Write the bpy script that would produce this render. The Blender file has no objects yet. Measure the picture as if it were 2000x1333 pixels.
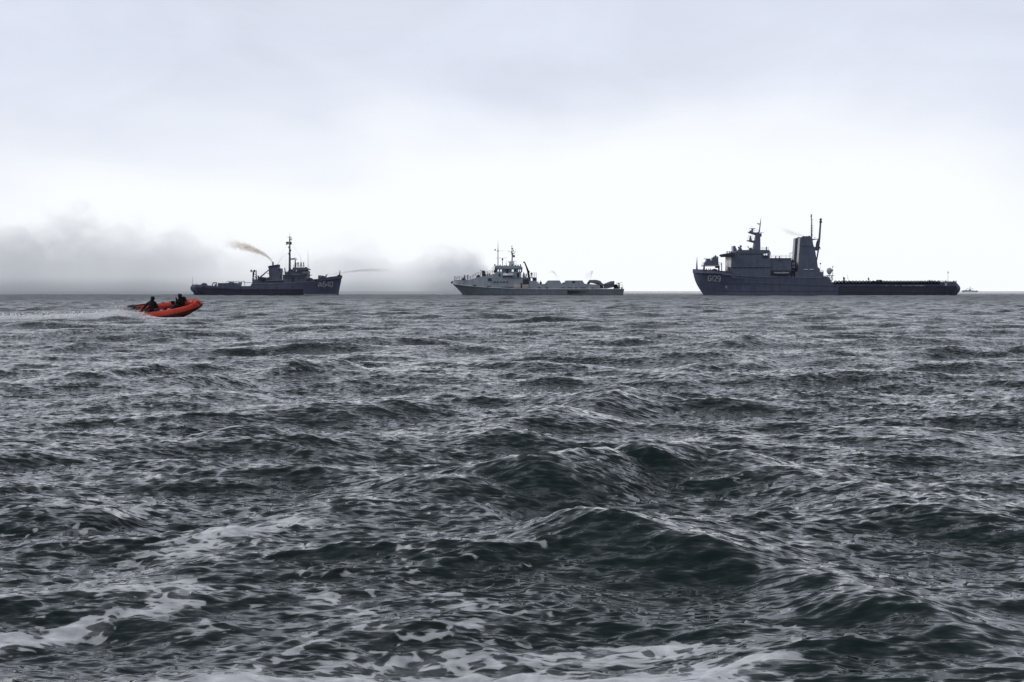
import bpy, bmesh, math, random
import numpy as np
from mathutils import Vector, Matrix
from mathutils.bvhtree import BVHTree

random.seed(7)
scene = bpy.context.scene
COL = scene.collection
R = math.radians

# ------------------------------------------------------------------ camera
CAM_H, FPX = 1.4, 50.0 / 36.0 * 2000.0
PITCH = math.atan(97.5 / FPX)
cam = bpy.data.cameras.new('camera')
cam.lens, cam.sensor_width = 50.0, 36.0
cam.clip_start, cam.clip_end = 0.1, 40000.0
cam_o = bpy.data.objects.new('camera', cam)
COL.objects.link(cam_o)
cam_o.location = (0, 0, CAM_H)
cam_o.rotation_euler = (R(90) - PITCH, 0, 0)
scene.camera = cam_o

# ------------------------------------------------------------------ light
SUN_DIR = Vector((-0.74, -0.10, 0.66)).normalized()      # towards the sun, high on the left behind cloud
sun = bpy.data.lights.new('sun', 'SUN')
sun.energy, sun.angle, sun.color = 1.5, R(26), (1.0, 0.985, 0.96)
sun_o = bpy.data.objects.new('sun', sun)
COL.objects.link(sun_o)
sun_o.rotation_euler = (-SUN_DIR).to_track_quat('-Z', 'Y').to_euler()
sun_o.location = (0, 0, 60)

world = bpy.data.worlds.new('World')
scene.world = world
world.use_nodes = True
scene.view_settings.view_transform = 'Standard'
scene.view_settings.look = 'None'
scene.view_settings.exposure = 0.0
scene.view_settings.gamma = 1.0
scene.view_settings.use_curve_mapping = False
scene.cycles.max_bounces = 6
scene.cycles.diffuse_bounces = 2
scene.cycles.glossy_bounces = 3
scene.cycles.transmission_bounces = 3
scene.cycles.volume_bounces = 3
scene.cycles.transparent_max_bounces = 24
scene.cycles.volume_step_rate = 1.0
scene.cycles.volume_max_steps = 256
scene.cycles.use_denoising = True


class NT:
    """small helper for node trees"""
    def __init__(self, tree):
        self.t = tree
        tree.nodes.clear()

    def n(self, kind, **kw):
        nd = self.t.nodes.new(kind)
        for k, v in kw.items():
            setattr(nd, k, v)
        return nd

    def link(self, a, b):
        self.t.links.new(a, b)

    def put(self, sock, v):
        if isinstance(v, bpy.types.NodeSocket):
            self.link(v, sock)
        else:
            sock.default_value = v

    def math(self, op, a, b=0.0, c=0.0, clamp=False):
        nd = self.n('ShaderNodeMath', operation=op, use_clamp=clamp)
        for i, v in enumerate((a, b, c)):
            self.put(nd.inputs[i], v)
        return nd.outputs[0]

    def vmath(self, op, a, b=(0, 0, 0)):
        nd = self.n('ShaderNodeVectorMath', operation=op)
        self.put(nd.inputs[0], a)
        self.put(nd.inputs[1], b)
        return nd.outputs['Value'] if op in ('DOT_PRODUCT', 'LENGTH') else nd.outputs[0]

    def smooth(self, v, lo, hi, a=0.0, b=1.0):
        nd = self.n('ShaderNodeMapRange', interpolation_type='SMOOTHSTEP')
        for i, x in enumerate((v, lo, hi, a, b)):
            self.put(nd.inputs[i], x)
        return nd.outputs[0]

    def lin(self, v, lo, hi, a=0.0, b=1.0):
        nd = self.n('ShaderNodeMapRange')
        for i, x in enumerate((v, lo, hi, a, b)):
            self.put(nd.inputs[i], x)
        return nd.outputs[0]

    def noise(self, vec, scale, detail=3.0, rough=0.5, dist=0.0, color=False):
        nd = self.n('ShaderNodeTexNoise')
        self.put(nd.inputs['Vector'], vec)
        nd.inputs['Scale'].default_value = scale
        nd.inputs['Detail'].default_value = detail
        nd.inputs['Roughness'].default_value = rough
        nd.inputs['Distortion'].default_value = dist
        return nd.outputs['Color' if color else 0]

    def scale(self, vec, s):
        return self.vmath('MULTIPLY', vec, s)

    def mix(self, f, a, b):
        nd = self.n('ShaderNodeMix', data_type='RGBA')
        self.put(nd.inputs[0], f)
        self.put(nd.inputs[6], a)
        self.put(nd.inputs[7], b)
        return nd.outputs[2]

    def xyz(self, vec):
        nd = self.n('ShaderNodeSeparateXYZ')
        self.put(nd.inputs[0], vec)
        return nd.outputs


def build_world():
    T = NT(world.node_tree)
    out = T.n('ShaderNodeOutputWorld')
    bg = T.n('ShaderNodeBackground')
    tc = T.n('ShaderNodeTexCoord')
    d = tc.outputs['Generated']
    s = T.xyz(d)
    sky = T.n('ShaderNodeTexSky', sky_type='NISHITA')
    sky.sun_disc = False
    sky.sun_elevation = math.asin(SUN_DIR.z)
    sky.sun_rotation = math.atan2(SUN_DIR.x, SUN_DIR.y)
    sky.dust_density = 3.0
    # overcast deck seen in perspective: pattern stretched sideways towards the horizon
    n1 = T.noise(T.scale(d, (2.6, 2.6, 6.0)), 1.5, 3.0, 0.5, 0.3)
    n2 = T.noise(T.scale(d, (3.0, 3.0, 6.5)), 2.3, 5.0, 0.55, 0.5)
    fwd = T.vmath('DOT_PRODUCT', d, (0.05, 0.97, 0.22))
    f = T.smooth(fwd, -0.3, 1.0)
    core = T.smooth(fwd, 0.90, 1.0)
    zz = T.math('ADD', s[2], T.math('MULTIPLY', T.math('SUBTRACT', n1, 0.5), 0.16))
    zz = T.math('SUBTRACT', zz, T.math('MULTIPLY', core, 0.035))
    h = T.smooth(zz, 0.150, 0.035)
    white = T.math('ADD', 0.80, T.math('MULTIPLY', f, 0.26))
    wcol = T.n('ShaderNodeCombineColor')
    for i, k in enumerate((0.965, 0.99, 1.03)):
        T.link(T.math('MULTIPLY', white, k), wcol.inputs[i])
    g = T.math('MULTIPLY', T.lin(n2, 0.3, 0.7, 0.94, 1.06), T.math('ADD', 0.66, T.math('MULTIPLY', f, 0.19)))
    g = T.math('MULTIPLY', g, T.smooth(s[2], 0.13, 0.60, 1.0, 0.38))
    dcol = T.n('ShaderNodeCombineColor')
    for i, k in enumerate((0.90, 0.955, 1.10)):
        T.link(T.math('MULTIPLY', g, k), dcol.inputs[i])
    cl = T.mix(h, dcol.outputs[0], wcol.outputs[0])
    skyc = T.vmath('MULTIPLY', sky.outputs[0], (0.1, 0.1, 0.1))
    T.link(T.mix(0.06, cl, skyc), bg.inputs['Color'])
    bg.inputs['Strength'].default_value = 1.0
    T.link(bg.outputs[0], out.inputs['Surface'])


build_world()

# ------------------------------------------------------------------ pixel of the photograph -> point of the place
CP, SP = math.cos(PITCH), math.sin(PITCH)


def ray(px, py):
    a, b = (px - 1000.0) / FPX, (666.5 - py) / FPX
    return Vector((a, CP + b * SP, -SP + b * CP))


def W(px, py, Y):
    d = ray(px, py)
    return Vector((0, 0, CAM_H)) + d * (Y / d.y)


def sea_at(px, py, z=0.0):
    d = ray(px, py)
    return Vector((0, 0, CAM_H)) + d * ((z - CAM_H) / d.z)


# ------------------------------------------------------------------ materials
MATS = {}


def paint(name, col, rough=0.55, var=0.18, scale=0.5, streak=0.25, rust=0.0, metallic=0.0, stain=None, spec=0.35):
    m = bpy.data.materials.new(name)
    m.use_nodes = True
    T = NT(m.node_tree)
    out = T.n('ShaderNodeOutputMaterial')
    b = T.n('ShaderNodeBsdfPrincipled')
    geo = T.n('ShaderNodeNewGeometry')
    pos = geo.outputs['Position']
    n = T.noise(pos, scale, 5.0, 0.6)
    st = T.noise(T.scale(pos, (1.6, 1.6, 0.12)), 1.2, 4.0, 0.6)
    v = T.math('ADD', T.lin(n, 0.25, 0.75, 1 - var, 1 + var), T.lin(st, 0.3, 0.7, -streak * .5, streak * .5))
    c = T.n('ShaderNodeCombineColor')
    for i in range(3):
        T.link(T.math('MULTIPLY', v, col[i]), c.inputs[i])
    cc = c.outputs[0]
    if rust:
        rn = T.noise(T.scale(pos, (1.3, 1.3, 0.25)), 1.7, 6.0, 0.65)
        cc = T.mix(T.math('MULTIPLY', T.smooth(rn, 0.58, 0.78), rust), cc, (0.09, 0.045, 0.03, 1))
    if stain:
        x0, x1, z0, z1 = stain
        p = T.xyz(pos)
        wob = T.math('MULTIPLY', T.math('SUBTRACT', T.noise(T.scale(pos, (0.25, 0.25, 0.8)), 1.0, 5.0, 0.6), 0.5), 1.6)
        zc = T.math('ADD', p[2], wob)
        a = T.math('MULTIPLY', T.smooth(p[0], x0, x0 + 0.6), T.smooth(p[0], x1, x0 + 2))
        e = T.math('MULTIPLY', T.smooth(zc, z0 - 0.4, z0 + 0.5), T.smooth(zc, z1 + 0.4, z1 - 0.5))
        cc = T.mix(T.math('MULTIPLY', T.math('MULTIPLY', a, e), 0.9), cc, (0.012, 0.012, 0.016, 1))
    T.link(cc, b.inputs['Base Color'])
    b.inputs['Metallic'].default_value = metallic
    b.inputs['Specular IOR Level'].default_value = spec
    T.put(b.inputs['Roughness'], T.lin(n, 0.2, 0.8, max(0.05, rough - 0.1), rough + 0.1))
    T.link(b.outputs[0], out.inputs['Surface'])
    MATS[name] = m
    return m


paint('navy_hull', (0.119, 0.134, 0.201), rust=0.22)
paint('navy_belt', (0.051, 0.053, 0.082), rough=0.7)
paint('navy_house', (0.123, 0.138, 0.201), rust=0.18)
paint('slate_hull', (0.107, 0.123, 0.188), rust=0.12)
paint('slate_house', (0.131, 0.153, 0.215))
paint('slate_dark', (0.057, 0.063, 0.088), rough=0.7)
paint('lit_front_grey', (0.62, 0.63, 0.64), streak=0.35)  # light on the forward face put into the colour
paint('grey_hull', (0.183, 0.214, 0.249), streak=0.35, rust=0.12)
paint('grey_upper', (0.357, 0.405, 0.464), streak=0.25)
paint('grey_light', (0.60, 0.63, 0.66))
paint('mid_metal', (0.203, 0.223, 0.264))
paint('black_metal', (0.012, 0.012, 0.015), rough=0.6)
paint('rope_black', (0.010, 0.010, 0.012), rough=0.9)
paint('white_paint', (0.82, 0.82, 0.82))
paint('mark_white', (0.72, 0.73, 0.76), var=0.25, streak=0.4)
paint('beige_wood', (0.66, 0.58, 0.44), var=0.3, scale=2.0)
paint('radome_grey', (0.60, 0.65, 0.69))
paint('flag_red', (0.22, 0.02, 0.03))
paint('sea_blue_mark', (0.05, 0.08, 0.22))
paint('tube_orange', (0.49, 0.038, 0.014), rough=0.45, var=0.12, scale=3.0, streak=0.1, spec=0.4)
paint('rubber_black', (0.008, 0.008, 0.009), rough=0.55)
paint('suit_black', (0.008, 0.008, 0.010), rough=0.8, scale=6.0, var=0.4)
paint('helmet_black', (0.010, 0.010, 0.012), rough=0.4)
paint('crew_dark', (0.05, 0.052, 0.065), rough=0.9)
paint('crew_red', (0.45, 0.05, 0.045), rough=0.9)
paint('crew_grey', (0.14, 0.15, 0.17), rough=0.9)
paint('cowl_dark', (0.02, 0.024, 0.035), rough=0.3, spec=0.5)
paint('far_grey', (0.78, 0.80, 0.84))
paint('tyre', (0.008, 0.008, 0.009), rough=0.95)
paint('pale_or_lit_grey', (0.45, 0.45, 0.48))  # pale grey for fittings and for faces whose colour carries the light


def glass_mat():
    m = bpy.data.materials.new('window_glass')
    m.use_nodes = True
    T = NT(m.node_tree)
    out = T.n('ShaderNodeOutputMaterial')
    tr = T.n('ShaderNodeBsdfTransparent')
    tr.inputs[0].default_value = (0.86, 0.9, 0.92, 1)
    gl = T.n('ShaderNodeBsdfGlossy')
    gl.inputs['Roughness'].default_value = 0.05
    fr = T.n('ShaderNodeFresnel')
    fr.inputs[0].default_value = 1.45
    mx = T.n('ShaderNodeMixShader')
    T.link(fr.outputs[0], mx.inputs[0])
    T.link(tr.outputs[0], mx.inputs[1])
    T.link(gl.outputs[0], mx.inputs[2])
    T.link(mx.outputs[0], out.inputs['Surface'])
    MATS['window_glass'] = m


glass_mat()


def dark_glass():
    m = bpy.data.materials.new('dark_glass')
    m.use_nodes = True
    T = NT(m.node_tree)
    out = T.n('ShaderNodeOutputMaterial')
    b = T.n('ShaderNodeBsdfPrincipled')
    geo = T.n('ShaderNodeNewGeometry')
    n = T.noise(geo.outputs['Position'], 2.0)
    T.link(T.mix(n, (0.004, 0.005, 0.008, 1), (0.015, 0.017, 0.024, 1)), b.inputs['Base Color'])
    b.inputs['Roughness'].default_value = 0.15
    T.link(b.outputs[0], out.inputs['Surface'])
    MATS['dark_glass'] = m


dark_glass()


# ------------------------------------------------------------------ mesh helpers
def link_mesh(name, me, mat, parent=None, smooth=False):
    if mat:
        me.materials.append(MATS[mat] if isinstance(mat, str) else mat)
    o = bpy.data.objects.new(name, me)
    COL.objects.link(o)
    if parent is not None:
        o.parent = parent
    if smooth:
        me.polygons.foreach_set('use_smooth', [True] * len(me.polygons))
    return o


def tag(o, label=None, category=None, group=None, kind=None):
    if label:
        o['label'] = label
    if category:
        o['category'] = category
    if group:
        o['group'] = group
    if kind:
        o['kind'] = kind
    return o


class MB:
    """collects simple solids, then becomes ONE mesh object"""
    def __init__(self):
        self.v, self.f = [], []

    def poly(self, pts, vec):
        """prism: closed outline pts (3D) pushed along vec"""
        n, b = len(pts), len(self.v)
        vec = Vector(vec)
        self.v += [Vector(p) for p in pts] + [Vector(p) + vec for p in pts]
        self.f.append(tuple(range(b, b + n)))
        self.f.append(tuple(range(b + 2 * n - 1, b + n - 1, -1)))
        for i in range(n):
            j = (i + 1) % n
            self.f.append((b + i, b + n + i, b + n + j, b + j))
        return self

    def box(self, p0, p1):
        x0, y0, z0 = p0
        x1, y1, z1 = p1
        return self.poly([(x0, y0, z0), (x1, y0, z0), (x1, y0, z1), (x0, y0, z1)], (0, y1 - y0, 0))

    def tube(self, pts, rad, seg=6, caps=True):
        pts = [Vector(p) for p in pts]
        rad = rad if isinstance(rad, (list, tuple)) else [rad] * len(pts)
        b = len(self.v)
        for i, p in enumerate(pts):
            t = (pts[min(i + 1, len(pts) - 1)] - pts[max(i - 1, 0)]).normalized()
            ref = Vector((0, 1, 0)) if abs(t.y) < 0.9 else Vector((1, 0, 0))
            u = t.cross(ref).normalized()
            w = t.cross(u).normalized()
            for k in range(seg):
                a = 2 * math.pi * k / seg
                self.v.append(p + (u * math.cos(a) + w * math.sin(a)) * rad[i])
        for i in range(len(pts) - 1):
            for k in range(seg):
                k2 = (k + 1) % seg
                self.f.append((b + i * seg + k, b + i * seg + k2, b + (i + 1) * seg + k2, b + (i + 1) * seg + k))
        if caps:
            self.f.append(tuple(b + k for k in range(seg))[::-1])
            e = b + (len(pts) - 1) * seg
            self.f.append(tuple(e + k for k in range(seg)))
        return self

    def ball(self, c, r, seg=10, ring=6):
        c = Vector(c)
        r = r if isinstance(r, (tuple, list)) else (r, r, r)
        b = len(self.v)
        self.v.append(c + Vector((0, 0, r[2])))
        for i in range(1, ring):
            a = math.pi * i / ring
            for k in range(seg):
                t = 2 * math.pi * k / seg
                self.v.append(c + Vector((r[0] * math.sin(a) * math.cos(t), r[1] * math.sin(a) * math.sin(t), r[2] * math.cos(a))))
        self.v.append(c - Vector((0, 0, r[2])))
        e = len(self.v) - 1
        for k in range(seg):
            k2 = (k + 1) % seg
            self.f.append((b, b + 1 + k, b + 1 + k2))
            for i in range(ring - 2):
                self.f.append((b + 1 + i * seg + k, b + 1 + (i + 1) * seg + k, b + 1 + (i + 1) * seg + k2, b + 1 + i * seg + k2))
            self.f.append((b + 1 + (ring - 2) * seg + k, e, b + 1 + (ring - 2) * seg + k2))
        return self

    def lathe(self, c, prof, seg=12, axis='Z'):
        """prof: list of (radius, height)"""
        c = Vector(c)
        b = len(self.v)
        for r, h in prof:
            for k in range(seg):
                t = 2 * math.pi * k / seg
                q = (r * math.cos(t), r * math.sin(t), h)
                if axis == 'X':
                    q = (q[2], q[0], q[1])
                elif axis == 'Y':
                    q = (q[0], q[2], q[1])
                self.v.append(c + Vector(q))
        for i in range(len(prof) - 1):
            for k in range(seg):
                k2 = (k + 1) % seg
                self.f.append((b + i * seg + k, b + i * seg + k2, b + (i + 1) * seg + k2, b + (i + 1) * seg + k))
        self.f.append(tuple(b + k for k in range(seg))[::-1])
        e = b + (len(prof) - 1) * seg
        self.f.append(tuple(e + k for k in range(seg)))
        return self

    def torus(self, c, R0, r0, seg=14, sub=6, axis='Y'):
        c = Vector(c)
        b = len(self.v)
        for i in range(seg):
            a = 2 * math.pi * i / seg
            for k in range(sub):
                t = 2 * math.pi * k / sub
                rr = R0 + r0 * math.cos(t)
                q = (rr * math.cos(a), r0 * math.sin(t), rr * math.sin(a))
                if axis == 'Z':
                    q = (q[0], q[2], q[1])
                self.v.append(c + Vector(q))
        for i in range(seg):
            for k in range(sub):
                i2, k2 = (i + 1) % seg, (k + 1) % sub
                self.f.append((b + i * sub + k, b + i * sub + k2, b + i2 * sub + k2, b + i2 * sub + k))
        return self

    def mesh(self, name):
        me = bpy.data.meshes.new(name)
        me.from_pydata([tuple(p) for p in self.v], [], self.f)
        bm = bmesh.new()
        bm.from_mesh(me)
        bmesh.ops.recalc_face_normals(bm, faces=bm.faces)
        bm.to_mesh(me)
        bm.free()
        return me

    def build(self, name, mat, parent=None, smooth=False):
        return link_mesh(name, self.mesh(name), mat, parent, smooth)


# ------------------------------------------------------------------ the sea
WAVE_LUMPS, FOAM = [], []


def ocean_tile(N, L, peak, wind, spread, seed, lmin, lmax, rms_h=None, rms_s=None, power=4.0):
    rng = np.random.default_rng(seed)
    k1 = 2 * np.pi * np.fft.fftfreq(N, L / N)
    KX, KY = np.meshgrid(k1, k1, indexing='ij')
    K = np.hypot(KX, KY)
    K[0, 0] = 1e-6
    kp = 2 * np.pi / peak
    S = np.exp(-1.25 * (kp / K) ** 2) / K ** power
    c = (KX * wind[0] + KY * wind[1]) / K
    S = S * (0.05 + np.abs(c) ** spread)
    S[(K < 2 * np.pi / lmax) | (K > 2 * np.pi / lmin)] = 0
    H = np.sqrt(S) * (rng.normal(size=(N, N)) + 1j * rng.normal(size=(N, N)))
    H[0, 0] = 0
    h = np.fft.ifft2(H).real
    sx = np.fft.ifft2(1j * KX * H).real
    sy = np.fft.ifft2(1j * KY * H).real
    sc = rms_h / h.std() if rms_h else rms_s / math.sqrt((sx ** 2).mean() + (sy ** 2).mean())
    dx = np.fft.ifft2(1j * KX / K * H).real
    dy = np.fft.ifft2(1j * KY / K * H).real
    print('tile', L, 'rms h', (h * sc).std(), 'rms slope', sc * math.sqrt((sx ** 2).mean() + (sy ** 2).mean()))
    return (h * sc).astype(np.float32), (dx * sc).astype(np.float32), (dy * sc).astype(np.float32), L, N


def sample(tile, x, y, rot):
    h, dx, dy, L, N = tile
    c, s = math.cos(rot), math.sin(rot)
    u = ((x * c + y * s) / L * N) % N
    v = ((-x * s + y * c) / L * N) % N
    i, j = u.astype(np.int64), v.astype(np.int64)
    fu, fv = (u - i).astype(np.float32), (v - j).astype(np.float32)
    i %= N
    j %= N
    i2, j2 = (i + 1) % N, (j + 1) % N
    w00, w10, w01, w11 = (1 - fu) * (1 - fv), fu * (1 - fv), (1 - fu) * fv, fu * fv
    g = [a[i, j] * w00 + a[i2, j] * w10 + a[i, j2] * w01 + a[i2, j2] * w11 for a in (h, dx, dy)]
    return g[0], g[1] * c - g[2] * s, g[1] * s + g[2] * c


def seg_uv(x, y, p0, p1):
    """along (0..1) and signed across distance to a segment"""
    d = np.array([p1[0] - p0[0], p1[1] - p0[1]])
    ln = math.hypot(*d)
    d = d / ln
    rx, ry = x - p0[0], y - p0[1]
    return (rx * d[0] + ry * d[1]) / ln, -rx * d[1] + ry * d[0]


def build_sea():
    y0 = -1.5
    rows = [0.0, 0.8, 1.6, 2.4]
    r = 3.2
    while r < 560:
        rows.append(r)
        r *= 1.0037
    while r < 16000:
        rows.append(r)
        r *= 1.0037 + min(0.032, (r - 560) / 560 * 0.014)
    rows = np.array(rows)
    fine = np.linspace(-0.43, 0.43, 760)
    rest = np.linspace(0.43, 2 * math.pi - 0.43, 62)[1:-1]
    th = np.concatenate([fine, rest])
    nr, nc = len(rows), len(th)
    RR, TT = np.meshgrid(rows, th, indexing='ij')
    X = (RR * np.sin(TT)).ravel()
    Y = (y0 + RR * np.cos(TT)).ravel()
    dist = np.hypot(X, Y)
    Z = np.zeros_like(X)
    A = ocean_tile(1024, 83.0, 4.8, (0.22, -0.975), 6.0, 11, 0.9, 24.0, rms_h=0.060, power=4.4)
    C = ocean_tile(1024, 31.0, 0.9, (0.10, -1.0), 3.5, 17, 0.30, 1.3, rms_s=0.11, power=4.0)
    B = ocean_tile(768, 7.9, 0.17, (-0.05, -1.0), 4.0, 5, 0.07, 0.36, rms_s=0.31, power=3.8)
    S2 = ocean_tile(512, 173.0, 21.0, (-0.75, -0.66), 6, 3, 8.0, 60.0, rms_h=0.055)
    ha, ax, ay = sample(A, X, Y, 0.0)
    hb, bx, by = sample(B, X, Y, 0.31)
    hs, sx_, sy_ = sample(S2, X, Y, 0.1)
    hc, cx_, cy_ = sample(C, X, Y, -0.2)
    fb = np.clip(1.15 - dist / 220.0, 0.3, 1.0)
    fa = np.clip(1.0 - (dist - 2500) / 4000.0, 0.0, 1.0)
    gust = 0.75 + 0.5 * sample(S2, X * 1.7 + 40, Y * 1.7, 0.7)[0] / 0.055 * 0.35
    gust = np.clip(gust, 0.35, 1.35)
    Z += fa * (ha + hs + hc) + fb * hb * gust
    chop = 0.95
    DX = fa * chop * (ax + cx_) + fb * 0.8 * bx * gust
    DY = fa * chop * (ay + cy_) + fb * 0.8 * by * gust
    # the wake of the boat the picture is taken from, and single steep waves
    near = dist < 140
    xn, yn = X[near], Y[near]
    add = np.zeros_like(xn)
    wob = sample(A, xn * 0.6 + 13, yn * 0.6 + 7, 1.1)[0] / 0.060
    for (p0, p1, hgt, wid, skew) in WAVE_LUMPS:
        u, v = seg_uv(xn, yn, p0, p1)
        v = v + 0.30 * wid * wob
        al = np.exp(-np.clip(np.abs(u - 0.5) * 2 - 0.5, 0, None) ** 2 / 0.3)
        vv = v / wid
        front = np.where(vv * skew > 0, 0.85, 0.75)
        ridge = np.exp(-np.abs(vv / front) ** 1.35) - 0.42 * np.exp(-((vv * skew - 1.7) / 1.1) ** 2)
        one = 0.66 * hgt * al * ridge * np.clip(1 + 0.22 * wob, 0.3, 1.6)
        add = np.where(one > 0, np.maximum(add, one), np.where(add > 0, add + 0.5 * one, np.minimum(add, one)))
    Z[near] += add
    # foam: strips of broken water, as an amount per point of the surface
    foam = np.zeros_like(X)
    crest = (ha + 0.35 * hb) / 0.060
    foam += 0.10 * np.clip(crest - 1.9, 0, 1.0)
    for (p0, p1, wid, amt) in FOAM:
        ln = math.hypot(p1[0] - p0[0], p1[1] - p0[1])
        m = dist < 240
        u, v = seg_uv(X[m], Y[m], p0, p1)
        ov = np.clip(np.abs(u - 0.5) - 0.5, 0, None) * ln
        foam[m] = np.maximum(foam[m], amt * np.exp(-(v / wid) ** 2 - (ov / max(wid, 0.3)) ** 2))
    # short, low streaks everywhere near
    st = sample(S2, X * 7.0, Y * 2.1, 0.4)[0] / 0.055
    foam += 0.03 * np.clip(st - 0.8, 0, 1.5) * (dist < 60)
    V = np.stack([X + DX, Y + DY, Z], axis=1).astype(np.float32)
    idx = np.arange(nr * nc).reshape(nr, nc)
    a = idx[:-1, :]
    b = idx[1:, :]
    a2, b2 = np.roll(a, -1, axis=1), np.roll(b, -1, axis=1)
    F = np.stack([a, a2, b2, b], axis=-1).reshape(-1, 4)
    # no doubled apex: first ring has radius zero, drop its quads and close with one polygon row
    F = F[nc:]
    me = bpy.data.meshes.new('sea')
    nF = len(F)
    me.vertices.add(len(V))
    me.vertices.foreach_set('co', V.ravel())
    me.loops.add(nF * 4)
    me.loops.foreach_set('vertex_index', F.astype(np.int32).ravel())
    me.polygons.add(nF)
    me.polygons.foreach_set('loop_start', np.arange(0, nF * 4, 4, dtype=np.int32))
    me.polygons.foreach_set('loop_total', np.full(nF, 4, dtype=np.int32))
    me.polygons.foreach_set('use_smooth', np.ones(nF, dtype=bool))
    at = me.attributes.new('foam', 'FLOAT', 'POINT')
    at.data.foreach_set('value', foam.astype(np.float32))
    at = me.attributes.new('unresolved', 'FLOAT', 'POINT')
    at.data.foreach_set('value', np.clip((dist - 25) / 260.0, 0, 1).astype(np.float32) ** 0.7)
    me.update(calc_edges=True)
    print('sea quads', nF)
    o = link_mesh('sea', me, sea_material())
    tag(o, 'dark choppy grey green sea with foam streaks', None, kind='structure')
    return o


def sea_material():
    m = bpy.data.materials.new('sea_water')
    m.use_nodes = True
    T = NT(m.node_tree)
    out = T.n('ShaderNodeOutputMaterial')
    geo = T.n('ShaderNodeNewGeometry')
    pos = geo.outputs['Position']
    att = T.n('ShaderNodeAttribute', attribute_name='foam')
    foam = att.outputs['Fac']
    # fine ripples as real normal scatter (works at every distance)
    r1 = T.vmath('SUBTRACT', T.noise(T.scale(pos, (7.0, 21.0, 7.0)), 1.0, 1.0, 0.5, 0.3, True), (0.5, 0.5, 0.5))
    r2 = T.vmath('SUBTRACT', T.noise(T.scale(pos, (16.0, 48.0, 16.0)), 1.0, 1.0, 0.5, 0.3, True), (0.5, 0.5, 0.5))
    patch = T.lin(T.noise(T.scale(pos, (0.5, 0.28, 0.0)), 1.0, 3.0, 0.55), 0.35, 0.65, 0.55, 1.2)
    rip = T.vmath('ADD', T.vmath('MULTIPLY', r1, (0.38, 1.35, 0.0)), T.vmath('MULTIPLY', r2, (0.3, 1.0, 0.0)))
    sc = T.n('ShaderNodeVectorMath', operation='SCALE')
    T.link(rip, sc.inputs[0])
    T.link(patch, sc.inputs['Scale'])
    nrm = T.vmath('NORMALIZE', T.vmath('ADD', geo.outputs['Normal'], sc.outputs[0]))
    w = T.n('ShaderNodeBsdfPrincipled')
    depth = T.noise(pos, 0.15, 2.0)
    T.link(T.mix(depth, (0.0035, 0.0085, 0.0088, 1), (0.0065, 0.0195, 0.0180, 1)), w.inputs['Base Color'])
    far = T.n('ShaderNodeAttribute', attribute_name='unresolved').outputs['Fac']
    rgh = T.math('SUBTRACT', T.lin(far, 0, 1, 0.04, 0.34), T.smooth(T.vmath('LENGTH', pos), 380.0, 1100.0, 0.0, 0.20))
    T.link(rgh, w.inputs['Roughness'])
    w.inputs['IOR'].default_value = 1.333
    T.link(nrm, w.inputs['Normal'])
    # foam: lacy film, from closed sheets to threads and flecks
    p2 = T.vmath('ADD', T.scale(pos, (0.62, 1.05, 0.0)), T.vmath('MULTIPLY', T.noise(pos, 2.6, 2.0, 0.5, 0.0, True), (0.22, 0.22, 0.0)))
    cells = []
    for sc_ in (11.0, 27.0):
        vo = T.n('ShaderNodeTexVoronoi', feature='SMOOTH_F1')
        T.link(p2, vo.inputs['Vector'])
        vo.inputs['Scale'].default_value = sc_
        vo.inputs['Smoothness'].default_value = 0.25
        cells.append(vo.outputs['Distance'])
    fb = T.noise(p2, 3.8, 6.0, 0.68, 0.5)
    fine = T.noise(p2, 14.0, 4.0, 0.65)
    amt = T.math('ADD', T.math('MULTIPLY', foam, 0.78), T.math('MULTIPLY', T.math('SUBTRACT', fb, 0.5), 1.15))
    amt = T.math('ADD', amt, T.math('MULTIPLY', T.math('SUBTRACT', fine, 0.5), 0.35))
    e = T.math('ADD', T.math('MULTIPLY', cells[0], 0.55), T.math('MULTIPLY', cells[1], 0.42))
    f = T.math('SUBTRACT', T.math('ADD', T.math('MULTIPLY', T.math('SUBTRACT', amt, 0.36), 0.62), e), 0.56)
    mask = T.math('MULTIPLY', T.smooth(f, 0.0, 0.11), T.smooth(foam, 0.02, 0.12))
    mask = T.math('MULTIPLY', mask, T.math('MULTIPLY', T.lin(fine, 0.3, 0.7, 0.72, 1.0), T.lin(amt, 0.3, 0.8, 0.5, 1.0)))
    veil = T.math('MULTIPLY', T.smooth(amt, 0.30, 0.95, 0.0, 0.22), T.smooth(foam, 0.05, 0.35))
    mask = T.math('MAXIMUM', mask, veil)
    fo = T.n('ShaderNodeBsdfPrincipled')
    relief_tone = T.math('ADD', T.math('MULTIPLY', T.lin(fb, 0.3, 0.7), 0.5), T.math('MULTIPLY', cells[1], 0.7), clamp=True)  # relief shading put into the foam colour by cells and noise
    T.link(T.mix(relief_tone, (0.46, 0.50, 0.56, 1), (0.88, 0.90, 0.93, 1)), fo.inputs['Base Color'])
    fo.inputs['Roughness'].default_value = 0.7
    T.link(T.vmath('NORMALIZE', T.vmath('ADD', geo.outputs['Normal'], T.vmath('MULTIPLY', r1, (0.9, 0.9, 0.0)))), fo.inputs['Normal'])
    mx = T.n('ShaderNodeMixShader')
    T.link(T.math('MULTIPLY', mask, 0.93), mx.inputs[0])
    T.link(w.outputs[0], mx.inputs[1])
    T.link(fo.outputs[0], mx.inputs[2])
    T.link(mx.outputs[0], out.inputs['Surface'])
    return m


def lump(pa, pb, hgt, wid, skew=-1):
    p0, p1 = sea_at(*pa, hgt * 0.5), sea_at(*pb, hgt * 0.5)
    WAVE_LUMPS.append(((p0.x, p0.y), (p1.x, p1.y), hgt, wid, skew))


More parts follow.
